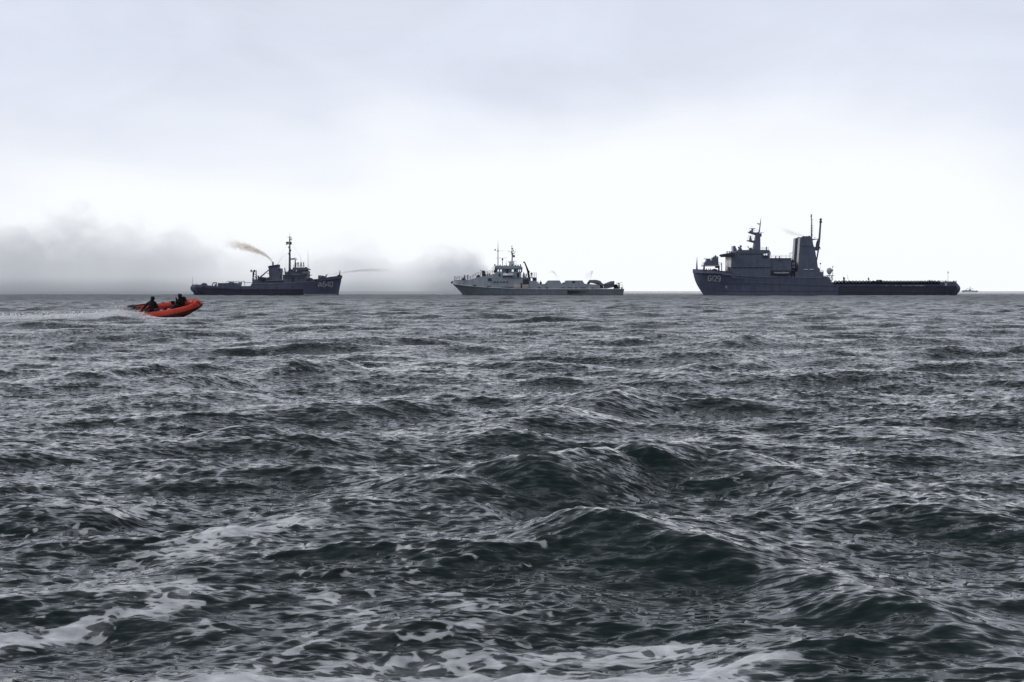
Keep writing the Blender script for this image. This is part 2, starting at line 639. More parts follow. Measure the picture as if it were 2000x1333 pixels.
def foam_strip(pa, pb, wid, amt):
    p0, p1 = sea_at(*pa), sea_at(*pb)
    FOAM.append(((p0.x, p0.y), (p1.x, p1.y), wid, amt))


# steep waves (photograph positions of their crests), skew = side of the steep face
lump((1160, 878), (1420, 858), 0.38, 0.9)
lump((1400, 866), (1640, 945), 0.30, 0.75)
lump((1640, 940), (1990, 1040), 0.12, 0.6)
lump((980, 930), (1180, 884), 0.32, 0.7)
lump((560, 990), (1010, 930), 0.22, 0.7)
lump((1640, 690), (1990, 720), 0.14, 1.2)
lump((1000, 850), (1090, 808), 0.2, 0.7)
lump((1060, 815), (1260, 752), 0.36, 0.8)
lump((1260, 755), (1420, 690), 0.14, 0.9)
lump((1380, 670), (1570, 662), 0.36, 1.2)
lump((500, 714), (700, 706), 0.34, 1.0)
lump((80, 737), (320, 720), 0.30, 1.0)
lump((310, 750), (440, 735), 0.2, 0.9)
lump((850, 700), (1000, 692), 0.24, 1.0)
lump((1020, 690), (1200, 690), 0.16, 1.2)
lump((660, 672), (800, 668), 0.2, 1.3)
lump((1050, 1015), (1500, 1085), 0.17, 0.5)
lump((1500, 1095), (1950, 1205), 0.12, 0.5)
lump((780, 975), (980, 975), 0.18, 0.5)
lump((0, 990), (230, 1000), 0.16, 0.45)
lump((420, 1040), (620, 1010), 0.1, 0.35)
lump((1750, 640), (1840, 638), 0.3, 1.6)
lump((560, 800), (800, 790), 0.14, 0.8)
lump((400, 850), (560, 840), 0.16, 0.7)
lump((1500, 770), (1800, 765), 0.12, 1.0)

foam_strip((520, 1300), (1320, 1282), 0.30, 1.25)
foam_strip((560, 1325), (1400, 1312), 0.25, 1.2)
foam_strip((760, 1250), (1280, 1232), 0.13, 0.85)
foam_strip((620, 1290), (1400, 1268), 0.14, 0.95)
foam_strip((340, 1068), (560, 1022), 0.22, 0.95)
foam_strip((220, 1150), (320, 1150), 0.2, 1.0)
foam_strip((0, 1222), (300, 1180), 0.16, 0.8)
foam_strip((0, 1160), (180, 1120), 0.10, 0.52)
foam_strip((330, 1300), (560, 1225), 0.05, 0.62)
foam_strip((640, 1165), (770, 1235), 0.16, 0.60)
foam_strip((870, 1165), (975, 1185), 0.15, 0.60)
foam_strip((740, 1240), (900, 1215), 0.10, 0.55)
foam_strip((560, 1130), (800, 1100), 0.2, 0.44)
foam_strip((200, 1095), (520, 1060), 0.25, 0.46)
foam_strip((480, 915), (650, 912), 0.22, 0.60)
foam_strip((100, 1010), (330, 995), 0.25, 0.5)
foam_strip((505, 725), (680, 705), 1.1, 0.50)
foam_strip((320, 750), (520, 738), 0.9, 0.45)
foam_strip((0, 790), (330, 775), 1.6, 0.46)
foam_strip((60, 830), (260, 815), 0.8, 0.48)
foam_strip((0, 660), (480, 640), 6.0, 0.40)
foam_strip((240, 618), (560, 600), 8.0, 0.40)
foam_strip((560, 600), (700, 583), 18.0, 0.36)
foam_strip((1290, 960), (1480, 955), 0.5, 0.20)
foam_strip((150, 1170), (950, 1150), 0.9, 0.20)
foam_strip((0, 1060), (420, 1040), 0.8, 0.22)
foam_strip((900, 1275), (1420, 1225), 0.12, 0.48)
foam_strip((1480, 1270), (1700, 1225), 0.12, 0.24)
foam_strip((600, 1318), (1150, 1322), 0.22, 1.1)
foam_strip((330, 1325), (700, 1290), 0.08, 0.9)
foam_strip((360, 1300), (560, 1240), 0.07, 0.8)
# boat wake: a low ridge of white water that bends towards the camera on the left
WAKE = [(-260, 629.5), (-120, 628.5), (0, 627.4), (90, 626.4), (160, 625.2), (225, 623.4), (300, 622.6), (352, 624.2)]
for _a, _b in zip(WAKE[:-1], WAKE[1:]):
    p0, p1 = sea_at(*_a), sea_at(*_b)
    WAVE_LUMPS.append(((p0.x, p0.y), (p1.x, p1.y), 0.34 if _a[0] < 150 else 0.20 if _a[0] < 200 else 0.06, 1.0, -1))
    FOAM.append(((p0.x, p0.y - 0.3), (p1.x, p1.y - 0.3), 2.4 if _a[0] < 200 else 1.4, 1.7))
foam_strip((120, 634), (330, 628), 1.2, 0.7)

sea = build_sea()
#--OBJECTS--
# ------------------------------------------------------------------ ships: builder
SHIP_Y = 463.0


class Ship:
    def __init__(self, name, label, pxc, Y=SHIP_Y, category='ship', wl=577.4):
        self.Y = Y
        c = W(pxc, wl, Y)
        self.org = Vector((c.x, Y, 0))
        self.o = bpy.data.objects.new(name, None)
        self.o.empty_display_size = 2
        COL.objects.link(self.o)
        self.o.location = self.org
        tag(self.o, label, category)
        self.s = Y / FPX            # metres per photo pixel

    def L(self, px, py, dy=0.0):
        return W(px, py, self.Y + dy) - self.org

    def part(self, mb, name, mat, parent=None, smooth=False):
        return mb.build(name, mat, parent or self.o, smooth)

    def prism(self, name, pts, d0, d1, mat, parent=None):
        P = [self.L(x, y, d0) for x, y in pts]
        return self.part(MB().poly(P, (0, d1 - d0, 0)), name, mat, parent)

    def box(self, name, x0, y0, x1, y1, d0, d1, mat, parent=None):
        return self.prism(name, [(x0, y1), (x1, y1), (x1, y0), (x0, y0)], d0, d1, mat, parent)

    def pole(self, name, pts, r, mat, parent=None, seg=6):
        return self.part(MB().tube([self.L(*p) for p in pts], r, seg), name, mat, parent)

    def rail(self, name, pts, h, dy, mat='mid_metal', step=5.0, bars=3, r=0.035, parent=None):
        """railing along deck points (px, py), h photo pixels high, dy one depth or a list of depths"""
        dys = dy if isinstance(dy, (list, tuple)) else [dy]
        for d in dys:
            mb = MB()
            for b in range(1, bars + 1):
                k = h * b / bars
                mb.tube([self.L(x, y - k, d) for x, y in pts], r, 4)
            for (xa, ya), (xb, yb) in zip(pts[:-1], pts[1:]):
                n = max(1, int(round(math.hypot(xb - xa, yb - ya) / step)))
                for i in range(n + 1):
                    t = i / n
                    x, y = xa + (xb - xa) * t, ya + (yb - ya) * t
                    mb.tube([self.L(x, y, d), self.L(x, y - h, d)], r * 1.2, 4)
            o = self.part(mb, name, mat, parent)
        return o

    def hull(self, name, st, mat, drop=1.0, lev=7, flare=1.5, under=1.6, wall=0.14):
        """st: (px_top, py_top, px_low, py_low, half_top, half_low, bulge px)"""
        rings = []
        for (xd, yd, xb, yb, hd, hb, bu) in st:
            top, low = self.L(xd, yd, -hd), self.L(xb, yb, -hb)
            near = []
            if under:
                near.append((low.x, hb * 0.9, low.z - under))
            for k in range(lev + 1):
                t = k / lev
                near.append((low.x + (top.x - low.x) * t + bu * self.s * math.sin(math.pi * t),
                             hb + (hd - hb) * t ** flare, low.z + (top.z - low.z) * t))
            xi = top.x
            near.append((xi, max(hd - wall, 0.02), top.z))
            near.append((xi, max(hd - wall - 0.02, 0.01), max(top.z - drop, low.z + 0.1)))
            ring = [Vector((x, -h, z)) for x, h, z in near] + [Vector((x, h, z)) for x, h, z in reversed(near)]
            rings.append(ring)
        mb = MB()
        n = len(rings[0])
        for r_ in rings:
            mb.v += r_
        for i in range(len(rings) - 1):
            for k in range(n - 1):
                mb.f.append((i * n + k, (i + 1) * n + k, (i + 1) * n + k + 1, i * n + k + 1))
            mb.f.append((i * n + n - 1, (i + 1) * n + n - 1, (i + 1) * n, i * n))
        mb.f.append(tuple(range(n)))
        mb.f.append(tuple((len(rings) - 1) * n + k for k in range(n))[::-1])
        o = self.part(mb, name, mat)
        bm = bmesh.new()
        bm.from_mesh(o.data)
        self.bvh = BVHTree.FromBMesh(bm)
        bm.free()
        return o

    def hit(self, px, py, off=0.05):
        """point on the hull side seen at a photo position"""
        org = Vector((0, 0, CAM_H)) - self.org
        d = ray(px, py).normalized()
        loc, nr, _, _ = self.bvh.ray_cast(org, d)
        if loc is None:
            return None
        return loc - d * off

    def strake(self, name, pts, r, mat, off=0.02, parent=None):
        """moulding that follows the hull side"""
        P = []
        for (xa, ya), (xb, yb) in zip(pts[:-1], pts[1:]):
            n = max(2, int(abs(xb - xa) / 6))
            for i in range(n):
                t = i / n
                p = self.hit(xa + (xb - xa) * t, ya + (yb - ya) * t, off)
                if p is not None:
                    P.append(p)
        p = self.hit(*pts[-1], off)
        if p is not None:
            P.append(p)
        return self.part(MB().tube(P, r, 5), name, mat, parent)

    def lettering(self, name, lines, width, mat, off=0.04, parent=None):
        """painted strokes (photo polylines) laid on the hull side"""
        V, F = [], []
        for q, ln in enumerate(lines):
            ln = [Vector((x, y)) for x, y in ln]
            closed = (ln[0] - ln[-1]).length < 1e-6
            b0 = len(V)
            m = len(ln)
            for i, p in enumerate(ln):
                pr = ln[i - 1] if i else (ln[-2] if closed else None)
                nx = ln[i + 1] if i < m - 1 else (ln[1] if closed else None)
                t1 = (p - pr).normalized() if pr is not None else None
                t2 = (nx - p).normalized() if nx is not None else None
                t1, t2 = t1 or t2, t2 or t1
                n1, n2 = Vector((-t1.y, t1.x)), Vector((-t2.y, t2.x))
                nn = (n1 + n2).normalized()
                k = width / 2 / max(0.5, nn.dot(n1))
                for s_ in (-1, 1):
                    c = p + nn * k * s_
                    h = self.hit(c.x, c.y, off + 0.01 * q)
                    V.append(h if h is not None else self.L(c.x, c.y, -1))
            for i in range(m - 1):
                a = b0 + 2 * i
                F.append((a, a + 1, a + 3, a + 2))
        mb = MB()
        mb.v, mb.f = V, F
        return self.part(mb, name, mat, parent)

    def belt(self, name, x0, x1, ytop, ylow, mat, off=0.06, step=6):
        """plate that hugs the hull side between two heights"""
        mb = MB()
        n = int((x1 - x0) / step)
        rows = 4
        for i in range(n + 1):
            x = x0 + (x1 - x0) * i / n
            yt = ytop(x) if callable(ytop) else ytop
            for k in range(rows):
                y = yt + (ylow - yt) * k / (rows - 1)
                h = self.hit(x, y, off)
                mb.v.append(h if h is not None else self.L(x, y, -2))
        for i in range(n):
            for k in range(rows - 1):
                a = i * rows + k
                mb.f.append((a, a + 1, a + rows + 1, a + rows))
        return self.part(mb, name, mat)


def glyph(ch, x, y, w, h):
    """polylines of a hull character in the box with top left (x, y)"""
    G = {
        'A': [[(0, 1), (0.2, 0.3), (0.5, 0), (0.8, 0.3), (1, 1)], [(0.12, 0.66), (0.88, 0.66)]],
        '6': [[(0.92, 0.06), (0.35, 0.0), (0.06, 0.25), (0.04, 0.8), (0.3, 1), (0.75, 1), (0.97, 0.8), (0.97, 0.58), (0.75, 0.42), (0.12, 0.46)]],
        '4': [[(0.78, 1), (0.78, 0), (0.02, 0.7), (1.05, 0.7)]],
        '0': [[(0.3, 0), (0.75, 0), (1, 0.2), (1, 0.8), (0.75, 1), (0.28, 1), (0.03, 0.8), (0.03, 0.2), (0.3, 0)]],
        'G': [[(0.98, 0.22), (0.78, 0), (0.25, 0), (0.02, 0.2), (0.02, 0.8), (0.25, 1), (0.8, 1), (0.98, 0.82), (0.98, 0.55), (0.55, 0.55)]],
        '1': [[(0.5, 0), (0.5, 1)]],
        '2': [[(0.03, 0.22), (0.25, 0), (0.75, 0), (0.97, 0.2), (0.95, 0.42), (0.05, 0.98), (1.0, 0.98)]],
        '9': [[(0.1, 0.97), (0.7, 1), (0.97, 0.8), (0.97, 0.2), (0.72, 0), (0.28, 0), (0.04, 0.18), (0.04, 0.42), (0.28, 0.57), (0.93, 0.55)]],
        'x': [[(0, 0), (1, 1)], [(1, 0), (0, 1)]],
    }[ch]
    return [[(x + a * w, y + b * h) for a, b in ln] for ln in G]


# ------------------------------------------------------------------ people
def skin_mesh(name, verts, edges, radii, levels=1, root=0):
    me = bpy.data.meshes.new(name)
    me.from_pydata([tuple(v) for v in verts], edges, [])
    o = bpy.data.objects.new(name, me)
    COL.objects.link(o)
    sk = o.modifiers.new('skin', 'SKIN')
    sk.use_smooth_shade = True
    sv = me.skin_vertices[0].data
    for i, r_ in enumerate(radii):
        sv[i].radius = (r_, r_) if not isinstance(r_, tuple) else r_
        sv[i].use_root = (i == root)
    ss = o.modifiers.new('sub', 'SUBSURF')
    ss.levels = ss.render_levels = levels
    dg = bpy.context.evaluated_depsgraph_get()
    ev = o.evaluated_get(dg)
    out = bpy.data.meshes.new_from_object(ev)
    bpy.data.objects.remove(o)
    bpy.data.meshes.remove(me)
    out.materials.clear()
    out.name = name
    return out


def add_hand(verts, edges, radii, wrist_i, direction, up, sc=1.0, curl=0.35):
    """palm with five separate bent fingers, thumb from the side"""
    w = Vector(verts[wrist_i])
    d = Vector(direction).normalized()
    side = d.cross(Vector(up)).normalized()
    u = side.cross(d).normalized()
    palm = w + d * 0.075 * sc
    pi = len(verts)
    verts.append(palm)
    edges.append((wrist_i, pi))
    radii.append((0.038 * sc, 0.022 * sc))
    for k, (off, ln) in enumerate(((-0.030, 0.062), (-0.010, 0.078), (0.010, 0.074), (0.030, 0.058))):
        a = palm + side * off * sc + d * 0.035 * sc
        b = a + (d * (1 - curl) - u * curl) * ln * 0.6 * sc
        c = b + (d * (1 - 2 * curl) - u * curl * 1.6) * ln * 0.5 * sc
        i = len(verts)
        verts += [a, b, c]
        radii += [0.010 * sc, 0.009 * sc, 0.008 * sc]
        edges += [(pi, i), (i, i + 1), (i + 1, i + 2)]
    a = w + d * 0.03 * sc - side * 0.035 * sc
    b = a + (d * 0.7 - side * 0.7) * 0.035 * sc
    c = b + (d * 0.9 - u * 0.4) * 0.03 * sc
    i = len(verts)
    verts += [a, b, c]
    radii += [0.011 * sc, 0.010 * sc, 0.009 * sc]
    edges += [(pi, i), (i, i + 1), (i + 1, i + 2)]


def standing_mesh(name, pose):
    arm = {'rest': [(0.25, 0.02, 1.16), (0.25, 0.10, 0.93)], 'front': [(0.27, 0.08, 1.18), (0.10, 0.30, 1.20)],
           'up': [(0.30, 0.15, 1.32), (0.12, 0.26, 1.58)], 'hips': [(0.36, -0.06, 1.2), (0.17, 0.08, 1.03)]}[pose]
    v = [(0, 0, 0.96), (0, 0, 1.16), (0, 0, 1.36), (0, 0, 1.50), (0, 0.01, 1.58), (0, 0.02, 1.67), (0, 0.0, 1.77)]
    rd = [0.15, 0.14, (0.19, 0.15), 0.065, 0.085, 0.112, 0.07]
    e = [(0, 1), (1, 2), (2, 3), (3, 4), (4, 5), (5, 6)]
    for s_ in (-1, 1):
        i = len(v)
        v += [(s_ * 0.19, 0, 1.44), (s_ * arm[0][0], arm[0][1], arm[0][2]), (s_ * arm[1][0], arm[1][1], arm[1][2]),
              (s_ * arm[1][0] * 0.95, arm[1][1] + 0.04, arm[1][2] - 0.08)]
        rd += [0.075, 0.055, 0.04, 0.035]
        e += [(2, i), (i, i + 1), (i + 1, i + 2), (i + 2, i + 3)]
        j = len(v)
        v += [(s_ * 0.10, 0, 0.88), (s_ * 0.12, 0.03, 0.50), (s_ * 0.12, 0, 0.09), (s_ * 0.13, 0.15, 0.05)]
        rd += [0.105, 0.075, 0.055, 0.045]
        e += [(0, j), (j, j + 1), (j + 1, j + 2), (j + 2, j + 3)]
    return skin_mesh(name, v, e, rd, 1)


CREW = {p: standing_mesh('person_' + p, p) for p in ('rest', 'front', 'up', 'hips')}
CREW_MESH = {}


def crew(px, py, Y, label, mat='crew_dark', pose='rest', rz=0.0, sc=1.0, group=None):
    key = (pose, mat)
    if key not in CREW_MESH:
        me = CREW[pose].copy()
        me.materials.append(MATS[mat])
        CREW_MESH[key] = me
    o = bpy.data.objects.new('person', CREW_MESH[key])
    COL.objects.link(o)
    p = W(px, py, Y)
    o.location = (p.x, Y, p.z)
    o.rotation_euler = (0, 0, rz)
    o.scale = (sc, sc, sc)
    tag(o, label, 'person', group)
    return o


# ------------------------------------------------------------------ left ship: dark tug A 640
def build_tug():
    S = Ship('tugboat', 'dark navy tug with tall mast and A 640 painted on its bow', 520)
    st = [(376, 555.5, 388, 577.4, 2.2, 1.3, -10), (382, 556.2, 393, 577.4, 3.2, 2.4, -7), (395, 557.4, 403, 577.4, 4.2, 3.6, -4),
          (412, 559.3, 417, 577.4, 4.8, 4.5, -1), (450, 559.5, 452, 577.4, 5, 4.8, 0), (489, 559, 490, 577.4, 5, 4.9, 0),
          (492, 553.4, 493, 577.4, 5, 4.9, 0), (530, 552.9, 530, 577.4, 5, 4.9, 0), (562, 552.4, 561, 577.4, 5, 4.9, 0),
          (598, 550.8, 595, 577.4, 4.95, 4.4, 0), (619.5, 549, 613, 577.4, 4.7, 3.6, 0), (621.5, 544.8, 615, 577.4, 4.65, 3.5, 0),
          (640, 541.8, 631, 577.4, 4.0, 2.4, 0), (654, 539.9, 645, 577.4, 2.8, 1.4, 0), (663, 538.7, 654, 577.4, 1.5, 0.7, 0),
          (668, 538, 660.5, 577.4, 0.45, 0.15, 0)]
    hull = S.hull('hull', st, 'navy_hull', drop=0.9)
    S.belt('lower_dark_band', 378, 592, lambda x: 560.5 + min(1.0, (x - 378) / 90) * 4.5, 577.8, 'navy_belt')  # darker band laid over the lower hull side
    S.strake('rubbing_strake', [(374, 562.5), (410, 564.5), (480, 566.8), (592, 566.5)], 0.12, 'navy_belt')
    S.strake('sheer_strake', [(492, 554.6), (560, 553.6), (619, 550.3)], 0.09, 'mid_metal')
    S.strake('sheer_strake', [(622, 549.5), (640, 548.3), (666, 546.4)], 0.10, 'navy_belt')
    S.strake('waterline_stripe', [(594, 575.6), (658, 575.4)], 0.09, 'mark_white')
    ls = []
    for ch, x, w in (('A', 621.5, 6.6), ('6', 630.5, 5.6), ('4', 637.2, 6.0), ('0', 644.4, 5.2)):
        ls += glyph(ch, x, 550.8 + (x < 625) * 0.8, w, 9.6)
    S.lettering('hull_number', ls, 1.15, 'mark_white')
    for x, y in ((504, 564), (469, 563.8), (540, 562), (572, 560)):
        p = S.hit(x, y, 0.02)
        S.part(MB().torus(p, 0.24, 0.07, 10, 5), 'hawse_hole', 'slate_dark')
    # stern
    S.pole('flagstaff', [(375.6, 555.5, -0.5), (376.4, 540.5, -0.5)], [0.06, 0.03], 'mid_metal')
    mb = MB()
    c = S.L(399, 558.2, -2.5)
    mb.lathe(c - Vector((0, 1.2, 0)), [(0.1, 0), (0.85, 0), (0.85, 0.15), (0.55, 0.2), (0.55, 2.0), (0.85, 2.05), (0.85, 2.2), (0.1, 2.2)], 14, 'Y')
    S.part(mb, 'towing_winch', 'navy_house')
    S.prism('winch_cover', [(393, 559), (395, 555), (398.5, 553.8), (402, 555), (407, 559.3)], -4.4, -4.0, 'navy_house')
    # towing arches
    for x0, x1 in ((414.5, 424),):
        mb = MB()
        for d in (-4.2, 4.2):
            mb.tube([S.L(x0, 560, d), S.L(x0 + 1, 554.5, d), S.L(x0 + 2.6, 552.6, d), S.L(x1 - 1, 552.6, d), S.L(x1 - 0.4, 560, d)], 0.17, 6)
        mb.tube([S.L(x0 + 2.6, 552.6, -4.2), S.L(x0 + 2.6, 552.6, 4.2)], 0.17, 6)
        mb.tube([S.L(420, 560, -4.2), S.L(420, 553, -4.2)], 0.12, 6)
        S.part(mb, 'towing_arch', 'navy_house')
    S.box('bitts', 419, 556, 421.2, 560, -3.4, -2.6, 'navy_belt')
    ah = S.prism('aft_deckhouse', [(425.5, 561), (425.5, 553.2), (463, 553.2), (463, 561)], -3.9, 3.9, 'navy_house')
    for x in (431, 438, 446, 454):
        S.box('window', x, 555, x + 1.6, 556.8, -3.95, -3.88, 'dark_glass', ah)
    S.box('hatch', 447, 550.8, 452.5, 553.2, -2, 2, 'navy_house')
    S.box('locker', 466, 551.6, 471, 556, -4.3, -3.0, 'mid_metal')
    S.rail('railing', [(443, 553.2), (478, 553.2)], 3.4, [-3.9, 3.9], step=6, bars=2, r=0.05)
    S.pole('end_stanchion', [(478.3, 559, -4.5), (477.6, 550, -4.5), (475, 549.8, -4.5)], 0.10, 'mid_metal')
    S.pole('tow_wire', [(478, 552.4, -2), (492, 552.2, -2)], 0.07, 'rope_black')
    # goal post mast with floodlights
    mb = MB()
    for x in (494.2, 500.6):
        mb.tube([S.L(x, 561, -1.5), S.L(x, 546, -1.5), S.L(x - 0.4 if x > 497 else x, 528, -1.5)], [0.32, 0.24, 0.13], 8)
    for y in (530, 536, 541, 547):
        mb.tube([S.L(494.2, y, -1.5), S.L(500.4, y, -1.5)], 0.09, 6)
    mb.tube([S.L(494.5, 547, -1.5), S.L(500.5, 541, -1.5)], 0.07, 6)
    gp = S.part(mb, 'goalpost_mast', 'navy_house')
    for x, y in ((490.8, 529.5), (497.3, 529.8), (495.6, 534.0), (495.2, 537.6)):
        m2 = MB()
        m2.lathe(S.L(x, y, -2.0), [(0.12, -0.3), (0.36, -0.2), (0.46, 0.12), (0.1, 0.16)], 10, 'X')
        m2.tube([S.L(x, y, -1.9), S.L(x + (2 if x < 494 else -1.5), y + 1, -1.5)], 0.06, 5)
        S.part(m2, 'floodlight', 'black_metal', gp)
    S.prism('winch_house', [(492.5, 561), (492.5, 546.3), (503, 546), (503, 561)], -2.6, 2.6, 'navy_house')
    S.prism('boat_deck_house', [(503, 561), (503, 547), (505.5, 543), (511, 541.5), (517.5, 542.5), (519.5, 546.5), (519.5, 561)], -3.4, 3.4, 'navy_house')
    S.prism('workboat', [(505, 546), (507, 542.8), (517, 542.4), (518, 546), (514, 548), (508, 548)], -4.4, -3.5, 'navy_belt')
    S.pole('derrick_boom', [(506, 544, -2.8), (524.5, 528, -2.2)], [0.26, 0.16], 'navy_house', seg=8)
    S.pole('ventilator', [(504.3, 546, -3), (504.3, 540.5, -3), (505, 539, -3)], [0.25, 0.25, 0.4], 'navy_belt', seg=8)
    # main deckhouse aft of the bridge + funnel
    S.prism('casing', [(515, 561), (515, 548.8), (550, 548.8), (550, 561)], -3.8, 3.8, 'navy_house')
    S.box('casing_deck', 519.5, 546.9, 551.6, 548.7, -4.5, 4.5, 'mid_metal')
    S.rail('railing', [(527, 546.9), (549, 546.9)], 4.5, [-4.4, 4.4], step=5.5, bars=3, r=0.03)
    fn = S.prism('funnel', [(526.2, 547), (524.0, 520.3), (542.7, 517.2), (542.9, 524.2), (548.2, 524.4), (548.6, 531), (547.4, 533), (547.4, 547)], -2.1, 2.1, 'navy_house')
    S.prism('funnel_cap_band', [(523.8, 523.5), (523.6, 520.0), (542.9, 516.9), (543.0, 520.4)], -2.2, 2.2, 'navy_belt', fn)
    S.box('funnel_louvre', 544.2, 526, 547.5, 529, -2.18, -2.1, 'slate_dark', fn)
    mb = MB()
    for x in (532.0, 534.0):
        mb.tube([S.L(x, 521, -0.5 + (x - 532) * .4), S.L(x, 513.6, -0.5), S.L(x - 0.8, 512.2, -0.5)], 0.14, 8)
    S.part(mb, 'exhaust_pipe', 'mid_metal', fn)
    S.pole('funnel_stay', [(540.5, 517.5, 0), (559, 495, 0)], 0.025, 'mid_metal', fn)
    S.box('funnel_step', 521.4, 534, 525.5, 535, -1.2, 0.4, 'navy_house', fn)
    S.box('vent_box', 522.5, 542, 527, 547, -3.2, -1.8, 'navy_belt')
    for x in (553.2, 556.6):
        pass
    # bridge block
    hs = S.prism('deckhouse', [(552, 554), (552, 538), (598, 538), (598, 553)], -4.3, 4.3, 'navy_house')
    S.box('bridge_deck', 550.5, 536.8, 601.5, 538, -4.9, 4.9, 'mid_metal')
    for x in (558, 566, 575, 584, 592):
        S.part(MB().lathe(S.L(x, 543.5, -4.38), [(0.02, -0.02), (0.22, -0.02), (0.22, 0.07), (0.02, 0.07)], 10, 'Y'), 'porthole', 'dark_glass', hs)
    S.box('door', 570, 541.5, 573.6, 551, -4.36, -4.29, 'navy_belt', hs)
    wh = S.prism('wheelhouse', [(569.5, 537), (571, 529.5), (574, 527.5), (595, 527.5), (599.5, 530), (599.5, 537)], -3.6, 3.6, 'navy_house')
    for i in range(7):
        x = 574.5 + i * 3.5
        S.box('window', x, 529.6, x + 2.3, 532.8, -3.68, -3.59, 'dark_glass', wh)
    S.prism('flying_bridge', [(570.5, 527.4), (572, 522.8), (594, 522.8), (600.5, 526), (600.5, 527.4)], -3.9, 3.9, 'navy_house')
    S.box('bridge_wing', 590, 531.0, 602.5, 534.8, -5.3, -3.65, 'mid_metal')
    S.part(MB().box(S.L(601.4, 527.5, -4.0), S.L(603.2, 526.2, -2.8)), 'running_light', 'black_metal')
    S.part(MB().box(S.L(601.4, 535.5, -4.0), S.L(603.4, 534.3, -2.8)), 'running_light', 'black_metal')
    S.part(MB().ball(S.L(597.5, 524.3, -2.5), (0.5, 0.5, 0.4)), 'searchlight', 'black_metal')
    mb = MB()
    mb.lathe(S.L(579, 529, -4.1), [(0.1, -0.35), (0.2, -0.3), (0.2, 0.25), (0.08, 0.3)], 10, 'Z')
    S.part(mb, 'life_ring_bracket', 'mark_white')
    S.rail('railing', [(552, 536.8), (569, 536.8)], 6.2, [-4.7, 4.7], step=4, bars=3, r=0.04)
    S.box('signal_locker', 556, 531.6, 561, 536.8, -3, 1, 'navy_house')
    S.prism('platform_winch', [(560, 536.8), (562, 530), (566, 526), (570, 527), (572, 536.8)], -1.4, 1.4, 'navy_belt')
    S.pole('davit', [(557.2, 537, -3.4), (556.6, 527, -3.4), (555.4, 523.4, -3.4)], [0.2, 0.16, 0.1], 'navy_house')
    S.rail('railing', [(573, 523), (594, 523)], 5.2, [-3.7, 3.7], step=4, bars=3, r=0.035)
    # mast
    mt = S.pole('mast', [(565.8, 537, 0), (565.9, 500, 0), (565.9, 462, 0)], [0.42, 0.32, 0.16], 'navy_house', seg=10)
    mb = MB()
    mb.tube([S.L(561, 463.5, 0), S.L(570, 463.5, 0)], 0.06, 5)
    S.part(mb, 'yardarm', 'navy_house', mt)
    S.part(MB().tube([S.L(566, 462, 0), S.L(566, 456, 0)], 0.04, 5), 'mast_spike', 'navy_house', mt)
    S.part(MB().tube([S.L(562, 474, 0), S.L(570, 474, 0)], 0.07, 5), 'yardarm', 'navy_house', mt)
    S.part(MB().torus(S.L(568.3, 466.8, 0), 0.3, 0.08, 10, 5), 'direction_finder', 'navy_house', mt)
    for x0, y0, x1, y1 in ((567, 473, 569.2, 478.2), (567, 468.6, 569.4, 469.6), (566.5, 488, 568.4, 491), (562.6, 482, 563.6, 484.4), (562.6, 495, 563.8, 497), (563.6, 498, 565.3, 498.8)):
        S.box('mast_light', x0, y0, x1, y1, -0.3, 0.3, 'black_metal', mt)
    mb = MB()
    mb.tube([S.L(566, 506, 0), S.L(576.5, 505.3, 0)], 0.14, 6)
    mb.tube([S.L(566, 509, 0), S.L(573, 506.5, 0)], 0.1, 6)
    mb.poly([S.L(571, 506.6, -0.2), S.L(578.6, 503.4, -0.2), S.L(578.6, 504.4, -0.2), S.L(571, 507.6, -0.2)], (0, 0.5, 0))
    S.part(mb, 'radar_bracket', 'navy_house', mt)
    mb = MB()
    mb.tube([S.L(577, 523, 0.5), S.L(577, 507.5, 0.5)], [0.25, 0.15], 8)
    mb.poly([S.L(571, 507.8, 0.3), S.L(581.5, 507.2, 0.3), S.L(581.5, 506.2, 0.3), S.L(571, 507.0, 0.3)], (0, 0.5, 0))
    S.part(mb, 'radar_post', 'navy_house')
    mb = MB()
    for a, b in (((565.8, 464, 0), (541, 520, -1.5)), ((565.8, 470, 0), (600, 528, -2)), ((565.8, 464, 0), (600, 528, 2)), ((565.8, 475, 0), (553, 536, -4))):
        mb.tube([S.L(*a), S.L(*b)], 0.011, 4)
    S.part(mb, 'stays', 'mid_metal', mt)
    for x, y0, y1, d in ((601.3, 528, 487, -3), (603, 530, 495, 2.5), (575, 523, 495, 2), (587, 523, 496, 2.5), (559, 530, 520, -3)):
        S.pole('whip_antenna', [(x, y0, d), (x, y1, d)], [0.04, 0.02], 'mid_metal', seg=5)
    # fore deck
    mb = MB()
    mb.lathe(S.L(605.5, 547.5, -2.4), [(0.1, 0), (0.75, 0), (0.75, 0.15), (0.5, 0.2), (0.5, 2.0), (0.75, 2.05), (0.75, 2.2), (0.1, 2.2)], 14, 'Y')
    S.part(mb, 'anchor_windlass', 'navy_house')
    S.box('deck_locker', 609, 545.6, 614, 551, -2.2, 2.2, 'mid_metal')
    S.prism('deck_winch', [(615.5, 550.5), (616.2, 546.5), (618, 545), (619.6, 547.6), (619.6, 550)], -1.5, 1.5, 'navy_belt')
    S.prism('breakwater', [(621.2, 545), (621.4, 539.4), (622.6, 537.8), (624, 538.5), (624.2, 544.6)], -4.4, 4.4, 'navy_hull')
    S.prism('mooring_bitts', [(627.4, 543.8), (628, 540.4), (630.5, 538.8), (634.5, 540), (636, 542.4)], -2.6, -1.0, 'navy_house')
    S.pole('fire_monitor', [(637, 541.5, -1), (637, 538, -1), (639.6, 536.6, -1)], [0.25, 0.2, 0.12], 'black_metal', seg=8)
    S.box('capstan', 659, 537.2, 661.4, 540, -0.5, 0.5, 'black_metal')
